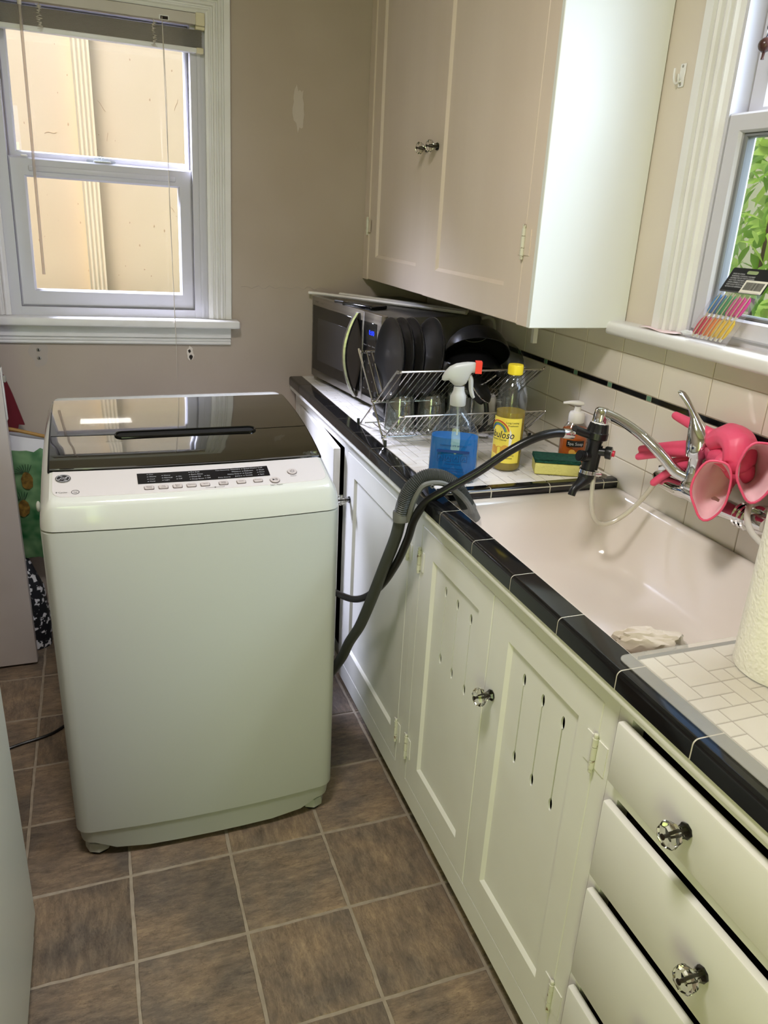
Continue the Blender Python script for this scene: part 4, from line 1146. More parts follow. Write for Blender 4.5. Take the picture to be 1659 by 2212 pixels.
# ================================================================== MICROWAVE
O_, U_, V_ = Vector((.946, 1.168, 0)), Vector((.135, -.991, 0)).normalized(), Vector((.991, .135, 0)).normalized()
def mw(a, b, d): return O_+U_*a+V_*d+Vector((0, 0, b))         # a along the front, b height, d depth (negative = out)
def mwbox(a0, a1, b0, b1, d0, d1, r=0.003, seg=2):
    t = MB().rbox(a0, a1, b0, b1, d0, d1, r, seg); t.v = [tuple(mw(*p)) for p in t.v]; return t
mo_ = thing('microwave', 'stainless steel microwave in the far corner of the counter', 'microwave', (1.15, .93, ZC))
mwbox(.004, .516, .912, 1.176, .022, .340, .006).build('case', 'steel_body', mo_)
for a in (.04, .48):
    for d in (.05, .30): MB().lathe([(.012, ZC+.0002), (.012, .913)], 12, center=(*mw(a, 0, d)[:2], 0)).build('foot', 'black', mo_)
dmw = mwbox(.000, .3975, .912, 1.179, 0, .0215, .003).build('door', 'steel', mo_)
mwbox(.012, .392, .936, 1.151, -.0016, .004, .0015, 1).build('door_glass', 'blackgloss', dmw)
mwbox(.056, .285, .973, 1.113, -.0024, .001, .0004, 1).build('door_window', M('grey_mesh_window', (52, 50, 50), r=0.25), dmw)
ha = []
for i in range(13):
    t = i/12; ha.append((.362-.014*math.sin(PI*t), .915+.255*t, -.004-.034*math.sin(PI*t)**.8))
hb = MB(); lo = []
for i, (a, b, d) in enumerate(ha):
    w = .0095; lo.append([mw(a-w, b, d+.005), mw(a-w*.7, b, d-.004), mw(a+w*.7, b, d-.006), mw(a+w, b, d), mw(a+w*.6, b, d+.008), mw(a-w*.7, b, d+.010)])
hb.loft(lo).build('handle', 'chrome' if False else 'steel', dmw, smooth=50)
cpn = mwbox(.3995, .516, .912, 1.179, 0, .0215, .003).build('control_panel', 'steel', mo_)
mwbox(.404, .490, .932, 1.152, -.0014, .004, .0015, 1).build('control_glass', 'blackgloss', cpn)
fmw = lambda x, y: mw(x, y, -.0019)
lettering('clock_digits', [('0:00', .4585, 1.1165, .020)], fmw, 'led', cpn)
kp = []
for r_, row in enumerate((('Popcorn', 'Reheat', 'Defrost'), ('Sensor', 'Cook', 'Time'), ('1', '2', '3'), ('4', '5', '6'), ('7', '8', '9'), ('Stop', '0', 'Start'))):
    for c_, s_ in enumerate(row): kp.append((s_, .420+.027*c_, 1.083-.026*r_, .0062 if len(s_) > 1 else .009))
lettering('keypad_lettering', kp, fmw, 'inkgrey', cpn)
lettering('door_lettering', [('SHARP', .030, 1.1605, .0090, 'l'), ('Carousel', .074, 1.1605, .0066, 'l')], lambda x, y: mw(x, y, -.0006), 'inkgrey', dmw)
# rod and device on top
rd = thing('curtain_rod', 'flat white curtain rod lying on the microwave', 'rod', (1.13, .93, 1.176))
MB().tube([(.944, 1.200, 1.1855), (1.06, 1.060, 1.184), (1.30, .700, 1.184)], .0075, 8, squash=.75).build('inner_rail', 'plasticw', rd)
MB().tube([(1.050, 1.190, 1.1835), (1.325, .745, 1.1835)], .0072, 8, squash=.75).build('outer_rail', 'plasticw', rd)
def slab(name, mat, parent, c, ang, lx, ly, z0, z1, r):
    t = MB().rbox(-lx/2, lx/2, -ly/2, ly/2, z0, z1, r, 3); m = Matrix.Translation((c[0], c[1], 0)) @ Matrix.Rotation(R(ang), 4, 'Z')
    t.v = [tuple(m @ Vector(p)) for p in t.v]; return t.build(name, mat, parent)
ph = thing('phone', 'black glossy phone lying on the microwave', 'phone', (1.03, .86, 1.176))
b_ = slab('body', 'blackgloss', ph, (1.035, .875), -66, .135, .070, 1.1765, 1.189, .005)
slab('screen', 'black', b_, (1.035, .875), -66, .100, .052, 1.1888, 1.1896, .0003)
wl = thing('wallet', 'dark folded wallet beside the black phone', 'wallet', (1.02, .965, 1.176))
slab('leather', M('dark_leather', (40, 36, 28), r=0.35, c2=(86, 74, 40), vs=25, ramp=(.5, .8)), wl, (1.012, .968), -60, .07, .062, 1.1765, 1.1875, .004)
# power lead behind the microwave
ld = thing('appliance_cord', 'pale cable hanging on the wall beside the microwave', 'cord', (1.37, .70, 1.1))
MB().tube([(1.350, .690, 1.17), (1.362, .668, 1.175), (1.372, .655, 1.16), (1.374, .652, 1.10), (1.372, .66, .95), (1.365, .67, .902)], .0052, 8, smooth=6).build('cable', M('pale_cable', (186, 186, 170), r=.5), ld)

# ================================================================== TOASTER
to = thing('toaster', 'black toaster standing between the dish rack and the microwave', 'toaster', (1.08, .58, ZC))
MB().rbox(.990, 1.165, .518, .644, ZC+.010, 1.026, .018, 4).build('case', 'black', to)
MB().rbox(.9885, .992, .532, .630, ZC+.035, 1.000, .0012, 1).build('end_plate', 'blackgloss', to)
for y in (.552, .592): MB().rbox(1.015, 1.14, y, y+.018, 1.0255, 1.0268, .0005, 1).build('bread_slot', 'blackmat', to)
MB().rbox(.994, 1.160, .520, .642, ZC+.0005, ZC+.012, .004, 2).build('base', 'blackmat', to)
MB().rbox(.978, .990, .572, .594, .965, .978, .003).build('lever', 'black', to)

# ================================================================== DISH RACK
rk = thing('dish_rack', 'chrome wire folding dish rack on the counter', 'dish rack', (1.13, .44, ZC))
XL_, XRr = .925, 1.345
def wires(mb, segs, r=.0016):
    for s_ in segs: mb.tube(s_, r, 6)
    return mb
yf = lambda z: .336+.238*(z-.895)/.200        # front foot leg line
yb_ = lambda z: .560-.263*(z-.895)/.199
for X in (XL_, XRr):
    sx = 1 if X == XL_ else -1
    MB().tube([(X, yf(.8985), .8985), (X, yf(1.085), 1.085), (X+sx*.004, .574, 1.092), (X+sx*.014, .576, 1.095)], .0028, 8, smooth=3).build('leg', 'wire', rk)
    MB().tube([(X+sx*.006, yb_(.8985), .8985), (X+sx*.006, yb_(1.084), 1.084), (X+sx*.010, .297, 1.091), (X+sx*.020, .295, 1.094)], .0028, 8, smooth=3).build('leg', 'wire', rk)
    MB().tube([(X+sx*.006, .355, .914), (X+sx*.006, .268, .984), (X+sx*.010, .260, .991), (X+sx*.020, .2585, .9925)], .0026, 8, smooth=3).build('lower_arm', 'wire', rk)
    for (y, z) in ((.447, .9875), (.355, .914)): MB().lathe([(.0048, -.006), (.0052, 0), (.0048, .006)], 10, axis=Matrix.Translation((X+sx*.003, y, z)) @ Matrix.Rotation(R(90), 4, 'Y')).build('pivot', 'wire', rk)
    for y in (.336, .560): MB().tube([(X, y-.001, ZC+.0002), (X, y, ZC+.016)], .0042, 8).build('foot_cap', 'black', rk)
for (y, z, r_) in ((.295, 1.094, .0028), (.576, 1.095, .0028), (.2585, .9925, .0026)):
    MB().tube([(XL_+.018, y, z), (XRr-.018, y, z)], r_, 8).build('rim', 'wire', rk)
for (y, z) in ((.440, .985), (.454, .985), (.355, .914), (.5, .914)):
    MB().tube([(XL_, y, z), (XRr, y, z)], .0022, 8).build('cross_bar', 'wire', rk)
wu, wl_, wf, wr_ = MB(), MB(), MB(), MB()
N = 26
for i in range(N):
    x = XL_+.022+(XRr-XL_-.044)*i/(N-1)
    wu.tube([(x, .295, 1.0925), (x+.001, .440, .9865)], .0015, 6)
    wr_.tube([(x, .576, 1.0935), (x, .454, .9865)], .0015, 6)
    wl_.tube([(x, .2585, .991), (x, .355, .9155)], .0014, 6)
    wf.tube([(x, .355, .914), (x, .500, .914)], .0014, 6)
for nm, w in (('upper_wires', wu), ('rear_wires', wr_), ('lower_wires', wl_), ('floor_wires', wf)): tag(w.build(nm, 'wire', rk), kind='stuff')

# ================================================================== DISHES
def orient(pos, zdir, roll=0): return Matrix.Translation(Vector(pos)) @ Vector(zdir).to_track_quat('Z', 'Y').to_matrix().to_4x4() @ Matrix.Rotation(roll, 4, 'Z')
PR = [(.0001, 0), (.060, 0), (.085, .004), (.100, .012), (.1050, .0165), (.1062, .0175), (.1058, .0195), (.1035, .0192), (.098, .0155), (.083, .0078), (.058, .0040), (.0001, .0038)]
plabs = ('black dinner plate at the left end of the dish rack', 'second black dinner plate from the left in the rack', 'third black dinner plate from the left in the rack', 'rightmost black dinner plate standing apart in the rack')
for k, (x, tl, y) in enumerate(((.972, 4, .447), (.998, 5, .447), (1.026, 5, .447), (1.078, 9, .447))):
    o = MB().lathe(PR, 48, axis=orient((x+.010, y, 1.0965), (-1, 0, math.tan(R(tl)))), caps=False).build('plate', 'blackcer', None, smooth=50)
    tag(o, plabs[k], 'plate', 'black plates in the rack')
BP = [(.0001, 0), (.034, 0), (.036, -.004), (.038, -.004), (.040, .002), (.060, .012), (.076, .030), (.086, .052), (.090, .070), (.088, .0705), (.0835, .053), (.073, .033), (.058, .017), (.038, .007), (.0001, .005)]
b1 = MB().lathe(BP, 48, axis=orient((1.228, .485, 1.158), (-.18, -.62, -.76)), caps=False).build('bowl', 'blackcer', None, smooth=40)
tag(b1, 'black bowl tipped over at the top of the dish pile', 'bowl', 'black bowls in the rack')
MB().tube([orient((1.228, .485, 1.158), (-.18, -.62, -.76)) @ Vector((.034*math.cos(R(10*i)), .034*math.sin(R(10*i)), .0078)) for i in range(36)], .0007, 4, closed=True).build('ring', 'ring', b1)
b2 = MB().lathe(BP, 48, axis=orient((1.225, .510, 1.098), (-.10, -.50, -.86)) @ Matrix.Scale(1.02, 4), caps=False).build('bowl', 'blackcer', None, smooth=40)
tag(b2, 'black bowl lying underneath the tipped bowl', 'bowl', 'black bowls in the rack')
def tumbler(c, r0, r1, h, label, ribs=0, tilt=(0, 0, 1)):
    t = thing('tumbler', label, 'glass', c, 'glasses drying in the rack')
    prof = [(r1, 0), (r1*1.01, .003), ((r0+r1)/2, h*.5), (r0, h*.93), (r0*.93, h*.985), (r0*.7, h), (.0001, h), (.0001, h-.010), (r0*.68, h-.012), (r0*.90, h-.020), ((r0+r1)/2-.003, h*.5), (r1-.003, .002), (r1, 0)]
    m = MB().lathe(prof, 40, axis=orient(c, tilt), caps=False)
    if ribs:
        ctr = Vector(c); out = []
        for p in m.v:
            d = Vector(p)-ctr; a = math.atan2(d.y, d.x); k = 1+.03*math.cos(a*ribs); out.append((ctr.x+d.x*k, ctr.y+d.y*k, p[2]))
        m.v = out
    m.build('glass', 'glass', t, smooth=60, fix=False)
    return t
tumbler((.993, .418, .9157), .036, .041, .100, 'clear tumbler upside down at the left of the rack')
tumbler((1.083, .418, .9157), .036, .041, .098, 'clear tumbler upside down behind the spray bottle')
tumbler((1.318, .418, .9157), .020, .024, .110, 'clear ribbed tumbler at the right end of the rack', 12)
gb_ = thing('glass_bowl', 'clear glass bowl leaning at the right end of the rack', 'bowl', (1.295, .47, 1.05))
MB().lathe([(.0001, 0), (.03, 0), (.05, .012), (.066, .035), (.070, .05), (.0685, .05), (.064, .036), (.048, .014), (.03, .003), (.0001, .003)], 40, axis=orient((1.318, .505, 1.055), (-.35, -.75, .35)), caps=False).build('glass', 'glass', gb_, smooth=60, fix=False)
mg_ = thing('mug', 'white mug upside down inside the rack', 'mug', (1.245, .46, .916))
MB().lathe([(.036, 0), (.037, .004), (.037, .07), (.033, .077), (.0001, .078)], 32, center=(1.252, .450, .9162), caps=False).build('cup', 'plasticw', mg_)
MB().tube([(1.252+.036, .450, .975), (1.252+.056, .450, .972), (1.252+.060, .450, .950), (1.252+.036, .450, .935)], .0045, 8, smooth=5).build('handle', 'plasticw', mg_)
# ---- french press
fp = thing('coffee_press', 'glass coffee press with a black handle in the rack', 'coffee press', (1.165, .395, .916))
c = (1.158, .395, .9165)
MB().lathe([(.036, 0), (.038, .004), (.040, .110), (.042, .114), (.040, .114), (.038, .108), (.035, .006), (.0001, .004)], 40, center=c, caps=False).build('beaker', 'glass', fp, smooth=60, fix=False)
for z in (.012, .098): MB().lathe([(.0392, z-.004), (.0412, z-.004), (.0412, z+.004), (.0392, z+.004)], 40, center=c, caps=False).build('band', 'chrome', fp)
for k in range(4):
    a = R(20+90*k); MB().box(-.003, .003, .0402, .0416, -.002, .104).build('strut', 'chrome', fp) if False else MB().tube([(c[0]+.0412*math.cos(a), c[1]+.0412*math.sin(a), .9165), (c[0]+.0412*math.cos(a), c[1]+.0412*math.sin(a), 1.020)], .0022, 6).build('strut', 'chrome', fp)
hd = Vector((.62, -.78, 0))
hp = [Vector((c[0], c[1], 0))+hd*r_+Vector((0, 0, z)) for r_, z in ((.040, 1.020), (.062, 1.016), (.074, .995), (.078, .960), (.072, .930), (.060, .9225), (.041, .9235))]
MB().tube(hp, .0068, 8, smooth=5).build('handle', 'black', fp)
pl = thing('press_lid', 'black coffee press lid with a ball-topped plunger rod', 'lid', (1.20, .36, 1.03))
ml = orient((1.186, .350, 1.040), (.60, -.48, .64))
MB().lathe([(.0001, .012), (.030, .011), (.042, .007), (.048, 0), (.048, -.004), (.044, -.004), (.043, -.020), (.040, -.020), (.039, -.002), (.0001, .000)], 36, axis=ml, caps=False).build('dome', 'black', pl)
MB().lathe([(.0485, -.003), (.0492, -.0015), (.0485, .0)], 36, axis=ml, caps=False).build('rim_band', 'chrome', pl)
MB().tube([ml @ Vector((0, 0, .010)), ml @ Vector((0, 0, .060))], .0022, 8).build('rod', 'chrome', pl)
MB().sphere(tuple(ml @ Vector((0, 0, .066))), .0115, 18, 12).build('ball', 'black', pl)

# ================================================================== BOTTLES, SPONGE
def sup(cx_, cy_, hx_, hy_, z, ang, e=3.2, n=36):
    out = []
    for i in range(n):
        t = 2*PI*i/n; ct_, st_ = math.cos(t), math.sin(t)
        x = hx_*math.copysign(abs(ct_)**(2/e), ct_); y = hy_*math.copysign(abs(st_)**(2/e), st_)
        a = R(ang); out.append((cx_+x*math.cos(a)-y*math.sin(a), cy_+x*math.sin(a)+y*math.cos(a), z))
    return out
SB, SA = (.9885, .062), -28
sb = thing('spray_bottle', 'clear spray bottle of blue glass cleaner with a red nozzle', 'spray bottle', (*SB, ZC))
def sbo(hx_, hy_, z, e=2.7): return sup(SB[0], SB[1], hx_, hy_, ZC+z, SA, e)
MB().loft([sbo(.046, .026, .0004), sbo(.053, .032, .004), sbo(.055, .034, .012), sbo(.0545, .034, .060), sbo(.053, .033, .105), sbo(.050, .031, .118), sbo(.036, .025, .140, 2.6), sbo(.022, .019, .156, 2.1), sbo(.0155, .0155, .165, 2), sbo(.0145, .0145, .176, 2)], caps=(True, False)).build('bottle', 'clear', sb, smooth=50, fix=True)
MB().loft([sbo(.044, .024, .0025), sbo(.0515, .0305, .006), sbo(.0535, .0325, .014), sbo(.0528, .0325, .060), sbo(.0520, .0320, .103)]).build('liquid', 'blue', sb, smooth=50)
SF = Vector((math.sin(R(SA)), -math.cos(R(SA)), 0)); SX = Vector((math.cos(R(SA)), math.sin(R(SA)), 0))
slf = frame(Vector((SB[0], SB[1], ZC))+SF*.0344, SX, (0, 0, 1))
sl_items = [('WARNING: EYE IRRITANT', .0, .086, .0052), ('DIRECTIONS: SPRAY SURFACE', .0, .034, .0038), ('WIPE WITH A LINT FREE CLOTH', .0, .028, .0038), ('KEEP OUT OF REACH OF CHILDREN', .0, .020, .0036), ('CONTAINS NO PHOSPHORUS', .0, .014, .0036), ('STREAK FREE SHINE', .0, .044, .0042)]
lettering('label_lettering', sl_items, slf, M('dark_blue_print', (4, 24, 70), r=.5), sb)
pk = MB()
for k in range(4):
    x0 = -.034+.0175*k
    pk.tube([slf(x0, .052), slf(x0+.013, .052), slf(x0+.013, .066), slf(x0, .066)], .0005, 4, closed=True).tube([slf(x0+.003, .055), slf(x0+.007, .062), slf(x0+.010, .056)], .0005, 4)
tag(pk.build('label_pictures', M('blue_line_print', (4, 30, 80), r=.5), sb), kind='stuff')
MB().prism([(-.036, .072), (.036, .072), (.036, .078), (-.036, .078)], 0, .0003, lambda a, b, d: slf(a, b)+SF*d).build('label_bar', M('dark_blue_bar', (14, 54, 118), r=.5), sb, smooth=0)
nk = Vector((SB[0], SB[1], ZC))
MB().tube([nk+Vector((0, 0, .19)), nk+Vector((.004, 0, .12)), nk+Vector((.004, 0, .104))], .0022, 8, smooth=6).build('dip_tube', 'frost', sb)
col = MB().lathe([(.0165, .172), (.0175, .174), (.0175, .192), (.0150, .198), (.0125, .204), (.0115, .214)], 30, axis=Matrix.Translation(nk)).build('collar', 'frost', sb)
HD = Vector((.93, -.36, 0)).normalized(); HS = Vector((-HD.y, HD.x, 0))
def hd_pt(a, z, s_): return nk+HD*a+HS*s_+Vector((0, 0, z))
hl = []
for a, z0, z1, w in ((-.039, .2265, .2330, .004), (-.034, .2240, .2440, .008), (-.024, .2260, .2560, .0095), (-.010, .2140, .2635, .0105), (.004, .2140, .2665, .0110), (.014, .2200, .2680, .0105), (.024, .2440, .2680, .0095), (.032, .2460, .2675, .0090)):
    zc_, hh = (z0+z1)/2, (z1-z0)/2
    hl.append([hd_pt(a, zc_+hh*math.copysign(abs(math.sin(t))**.7, math.sin(t)), w*math.copysign(abs(math.cos(t))**.7, math.cos(t))) for t in [2*PI*i/16 for i in range(16)]])
MB().loft(hl).build('trigger_head', 'frost', sb, smooth=50)
nl = [[hd_pt(a, .2575+.0125*s2, .0105*s1) for s1, s2 in ((-1, -1), (1, -1), (1, 1), (-1, 1))] for a in (.031, .045)]
MB().loft(nl).build('nozzle', 'red', sb, smooth=0)
tr_ = [hd_pt(a, z, 0) for a, z in ((.016, .244), (.0235, .230), (.026, .210), (.030, .196), (.034, .190))]
MB().tube(tr_, [.0055, .006, .005, .0045, .003], 8, smooth=5).build('trigger', 'frost', sb)
MB().rbox(nk.x-.007, nk.x+.009, nk.y-.005, nk.y+.005, ZC+.232, ZC+.254, .002).build('pump_core', M('teal_pump', (150, 196, 200), r=.4), sb)

def wrap(cx_, cy_, r, a0, zbase, off=.0004):
    """label coordinates on a round bottle: x along the girth, y up"""
    return lambda x, y, d=0.0: Vector((cx_+(r+off+d)*math.cos(a0+x/r), cy_+(r+off+d)*math.sin(a0+x/r), zbase+y))
def patch(fn, x0, x1, y0, y1, n=24, d=0.0):
    mb = MB(); lo = [fn(x0+(x1-x0)*i/n, y0, d) for i in range(n+1)]; hi = [fn(x0+(x1-x0)*i/n, y1, d) for i in range(n+1)]
    return mb.add(lo+hi, [(i, i+1, n+2+i, n+1+i) for i in range(n)])
FB = (1.152, .112); fr0 = .0345
fbt = thing('cleaner_bottle', 'yellow floor cleaner bottle with a yellow cap', 'bottle', (*FB, ZC))
prof = [(.030, .0005), (.0335, .004), (.0345, .010), (.0340, .020), (.0345, .030), (.0345, .135), (.0350, .140), (.0340, .150), (.0352, .155), (.0340, .161), (.0352, .167), (.0338, .173), (.0345, .180), (.0320, .192), (.0260, .206), (.0190, .216), (.0150, .222), (.0145, .232)]
MB().lathe(prof, 40, center=(*FB, ZC), caps=False).build('bottle', 'clear', fbt, smooth=60)
MB().lathe([(.0001, .002), (.029, .002), (.0325, .006), (.0335, .012), (.0335, .142), (.0001, .142)], 40, center=(*FB, ZC), caps=False).build('liquid', 'yliquid', fbt, smooth=60)
MB().lathe([(.0150, .226), (.0175, .228), (.0178, .246), (.0165, .2495), (.0001, .250)], 28, center=(*FB, ZC), caps=False).build('cap', 'yellow', fbt)
aF = math.atan2(-1.5, -.9)-R(30)          # the way the label faces
fw_ = wrap(FB[0], FB[1], fr0, aF, ZC)
lb = patch(fw_, -.070, .050, .022, .130, 40, .0003).build('label', 'ylabel', fbt, smooth=60)
MB().loft([[fw_(.034*math.cos(2*PI*i/30)-.006, .080+.042*math.sin(2*PI*i/30), .0006) for i in range(30)]], caps=(False, True)).build('label_oval', 'wlabel', lb, smooth=0)
lettering('label_lettering', [('Fabuloso', -.004, .082, .0250, 'c', .80)], lambda x, y: fw_(x, y, .0010), 'navy', lb, shear=.15)
lettering('label_small_lettering', [('All Purpose Cleaner', -.009, .076, .0062), ('Long Lasting', .026, .118, .0060), ('Freshness', .028, .111, .0060), ('Refreshing', .024, .040, .0056), ('Lemon', .024, .033, .0060)], lambda x, y: fw_(x, y, .0010), 'ink', lb)
for k, cc in enumerate(((200, 60, 60), (240, 190, 60), (80, 150, 90), (70, 110, 190))):
    MB().tube([fw_(-.008+(.028-.003*k)*math.cos(R(15+150*i/16)), .092+(.030-.003*k)*math.sin(R(15+150*i/16)), .0009) for i in range(17)], .0013, 4).build('label_rainbow', M('rainbow_print', cc, r=.5), lb)
for (x, y, r_) in ((.000, .050, .012), (.014, .056, .010), (-.016, .052, .010)):
    MB().loft([[fw_(x+r_*math.cos(2*PI*i/18), y+r_*math.sin(2*PI*i/18), .0009) for i in range(18)]], caps=(False, True)).build('label_lemon', 'orangeprint', lb, smooth=0)

SP = (1.338, .118)
so = thing('soap_bottle', 'orange liquid soap pump bottle with a white pump', 'soap bottle', (*SP, ZC))
prof = [(.027, .0005), (.0305, .004), (.0315, .012), (.0315, .070), (.030, .082), (.025, .095), (.0185, .103), (.0165, .108)]
def ov(p): return [(SP[0]+(x-SP[0])*1.12, SP[1]+(y-SP[1])*.86, z) for x, y, z in p]
t = MB().lathe(prof, 36, center=(*SP, ZC), caps=False); t.v = ov(t.v); t.build('bottle', 'clear', so, smooth=60)
t = MB().lathe([(.0001, .002), (.0265, .002), (.030, .006), (.0305, .012), (.0305, .070), (.0292, .082), (.0265, .090), (.0001, .090)], 36, center=(*SP, ZC), caps=False); t.v = ov(t.v); t.build('liquid', 'orange', so, smooth=60)
MB().lathe([(.0180, .104), (.0195, .106), (.0195, .124), (.0165, .130), (.0085, .132), (.0075, .142), (.0085, .144)], 28, center=(*SP, ZC), caps=False).build('collar', 'plasticw', so)
MB().tube([(SP[0]+.012, SP[1]-.004, ZC+.150), (SP[0]-.002, SP[1], ZC+.1515), (SP[0]-.020, SP[1]+.005, ZC+.1525), (SP[0]-.036, SP[1]+.010, ZC+.1510)], [.0055, .0095, .0065, .0035], 10, smooth=5, squash=.7).build('pump_head', 'plasticw', so)
aS = math.atan2(-1.52, -1.08)+R(12)
sf_ = wrap(SP[0], SP[1], .0345, aS, ZC)
tg = patch(sf_, -.022, .022, .050, .066, 12).build('label', 'cardblack', so, smooth=60)
lettering('label_lettering', [('Spa Soap', 0, .0545, .0105)], lambda x, y: sf_(x, y, .0006), 'inkw', tg)
for (x, y, r_, m_) in ((-.006, .036, .008, 'orangeprint'), (.008, .030, .009, 'yellow'), (-.010, .022, .007, 'orangeprint')):
    MB().loft([[sf_(x+r_*math.cos(2*PI*i/16), y+r_*math.sin(2*PI*i/16), .0003) for i in range(16)]], caps=(False, True)).build('label_fruit', m_, so, smooth=0)

SPO = (1.258, .060)
spg = thing('sponge', 'yellow sponge with a green scouring pad on the counter corner', 'sponge', (*SPO, ZC))
def rot_rbox(x0, x1, y0, y1, z0, z1, r, c_, ang, jit=0, seg=2, sub=0):
    bm = bmesh.new(); t = MB().rbox(x0, x1, y0, y1, z0, z1, r, seg)
    vs = [bm.verts.new(p) for p in t.v]
    for f in t.f: bm.faces.new([vs[i] for i in f])
    if sub: bmesh.ops.subdivide_edges(bm, edges=bm.edges, cuts=sub, use_grid_fill=True)
    rn = random.Random(5); m = Matrix.Translation((c_[0], c_[1], 0)) @ Matrix.Rotation(R(ang), 4, 'Z')
    bm.verts.index_update(); o = MB()
    o.add([tuple(m @ (v.co+Vector((rn.uniform(-jit, jit), rn.uniform(-jit, jit), rn.uniform(-jit, jit)*.5)))) for v in bm.verts], [[v.index for v in f.verts] for f in bm.faces]); bm.free()
    return o
rot_rbox(-.052, .052, -.032, .032, ZC+.0012, ZC+.030, .004, SPO, -24, .0006, sub=2).build('foam', 'sponge', spg)
rot_rbox(-.053, .053, -.033, .033, ZC+.0302, ZC+.0385, .002, SPO, -24, .0014, sub=3).build('scouring_pad', 'scour', spg)

# ================================================================== FAUCET AND COUPLING
fa = thing('faucet', 'chrome wall-mounted mixer tap with a single lever', 'faucet', (1.33, -.31, .98))
FY = -.318
MB().lathe([(.0230, 0), (.0235, .004), (.0205, .010), (.0170, .016), (.0165, .060), (.0175, .062)], 32, center=(1.325, FY, .985)).build('column', 'chrome', fa)
body = [(1.336, -.205, .972), (1.334, -.235, .968), (1.330, -.290, .970), (1.330, FY, .974), (1.332, -.380, .970), (1.336, -.460, .972), (1.338, -.500, .974)]
MB().tube(body, [.014, .022, .026, .027, .025, .021, .019], 20, smooth=6, squash=.72).build('body', 'chrome', fa)
for y, r_ in ((-.212, .024), (-.475, .026)):
    nut = MB().lathe([(r_*.8, 0), (r_, .003), (r_, .016), (r_*.85, .022), (r_*.85, .044)], 6 if y > -.3 else 18, axis=Matrix.Translation((1.342, y, .974)) @ Matrix.Rotation(R(90), 4, 'Y')).build('wall_union', 'chrome', fa, smooth=25)
for k in range(3): MB().lathe([(.0215, -.003), (.0235, 0), (.0215, .003)], 24, axis=Matrix.Translation((1.336, -.440-.011*k, .972)) @ Matrix.Rotation(R(90), 4, 'X')).build('union_ring', 'chrome', fa)
dm_ = MB(); Lp = []
for (z, rx, ry, ox, oy) in ((1.046, .0225, .0225, 0, 0), (1.056, .0245, .0250, 0, .000), (1.070, .0245, .0260, 0, .001), (1.084, .0235, .0240, 0, .003), (1.096, .0205, .0200, -.002, .007), (1.107, .0150, .0150, -.004, .012), (1.117, .0105, .0095, -.006, .018), (1.130, .0080, .0060, -.010, .026), (1.143, .0085, .0050, -.014, .036), (1.153, .0095, .0050, -.018, .045), (1.160, .0085, .0045, -.021, .051), (1.163, .0040, .0025, -.022, .054)):
    Lp.append([(1.325+ox+rx*math.cos(2*PI*i/24), FY+.002+oy+ry*math.sin(2*PI*i/24), z) for i in range(24)])
MB().loft(Lp).build('lever', 'chrome', fa, smooth=60)
MB().sphere((1.3035, FY-.006, 1.066), .0028, 10, 6).build('temperature_dot', 'navy', fa)
MB().tube([(1.318, FY+.010, 1.000), (1.306, -.285, 1.008), (1.292, -.255, 1.032), (1.274, -.210, 1.060), (1.256, -.160, 1.078), (1.244, -.130, 1.084), (1.238, -.118, 1.082)], [.0125, .0120, .0110, .0105, .0100, .0105, .011], 18, smooth=6).build('spout', 'chrome', fa)
MB().lathe([(.0150, -.030), (.0165, -.027), (.0165, -.010), (.0150, .004), (.0110, .008), (.0001, .009)], 28, axis=orient((1.2375, -.1180, 1.088), (.10, 0, 1)), caps=False).build('aerator', 'chrome', fa)

vc = thing('tap_coupling', 'black plastic quick-connect coupling hanging from the tap', 'coupling', (1.225, -.12, .95))
VA = Matrix.Translation((1.2335, -.1195, 1.062)) @ Matrix.Rotation(math.atan(.115), 4, 'Y'); VM = lambda x, y, z: VA @ Vector((x, y, z))
prof = [(.0175, -.118), (.0175, -.100), (.0150, -.099), (.0150, -.040), (.0165, -.038), (.0165, -.032)]
MB().lathe(prof, 28, axis=VA).build('barrel', 'black', vc)
cl_ = MB()
prof = [(.0200, -.033), (.0240, -.031), (.0240, -.018), (.0225, -.016), (.0195, .000), (.0175, .002), (.0165, -.010)]
n_ = 40; vs = []; fs = []
for r_, z_ in prof:
    for i in range(n_):
        rr_ = r_*(1.0 if i % 4 < 2 else .94) if z_ > -.030 else r_
        vs.append(VM(rr_*math.cos(2*PI*i/n_), rr_*math.sin(2*PI*i/n_), z_))
for j in range(len(prof)-1):
    for i in range(n_): fs.append((j*n_+i, j*n_+(i+1) % n_, (j+1)*n_+(i+1) % n_, (j+1)*n_+i))
cl_.add(vs, fs).build('ribbed_collar', 'black', vc, smooth=25)
MB().lathe([(.0170, -.004), (.0172, .0025), (.0155, .004)], 28, axis=VA, caps=False).build('washer_ring', 'plasticw', vc)
MB().tube([VM(-.012, .0, -.026), VM(-.040, .001, -.020), VM(-.058, .001, -.0155)], .0088, 14).build('hose_arm', 'black', vc)
MB().tube([VM(.008, -.008, -.058), VM(.019, -.018, -.056)], .0085, 14).build('button_arm', 'black', vc)
bt_ = MB().tube([VM(.019, -.018, -.056), VM(.0205, -.0195, -.0557), VM(.028, -.027, -.055)], [.012, .0135, .0135], 20).build('button_housing', 'black', vc)
MB().tube([VM(.0275, -.0265, -.055), VM(.0290, -.0280, -.055)], .0100, 18).build('button_face', 'ring', bt_); MB().tube([VM(.0285, -.0275, -.055), VM(.0330, -.0320, -.0545)], .0066, 14).build('red_button', 'redbtn', bt_)
MB().tube([VM(-.012, -.004, -.072), VM(-.024, -.006, -.070), VM(-.0245, -.006, -.070), VM(-.038, -.008, -.068)], [.0115, .0115, .0105, .0095], 16).build('side_outlet', 'black', vc)
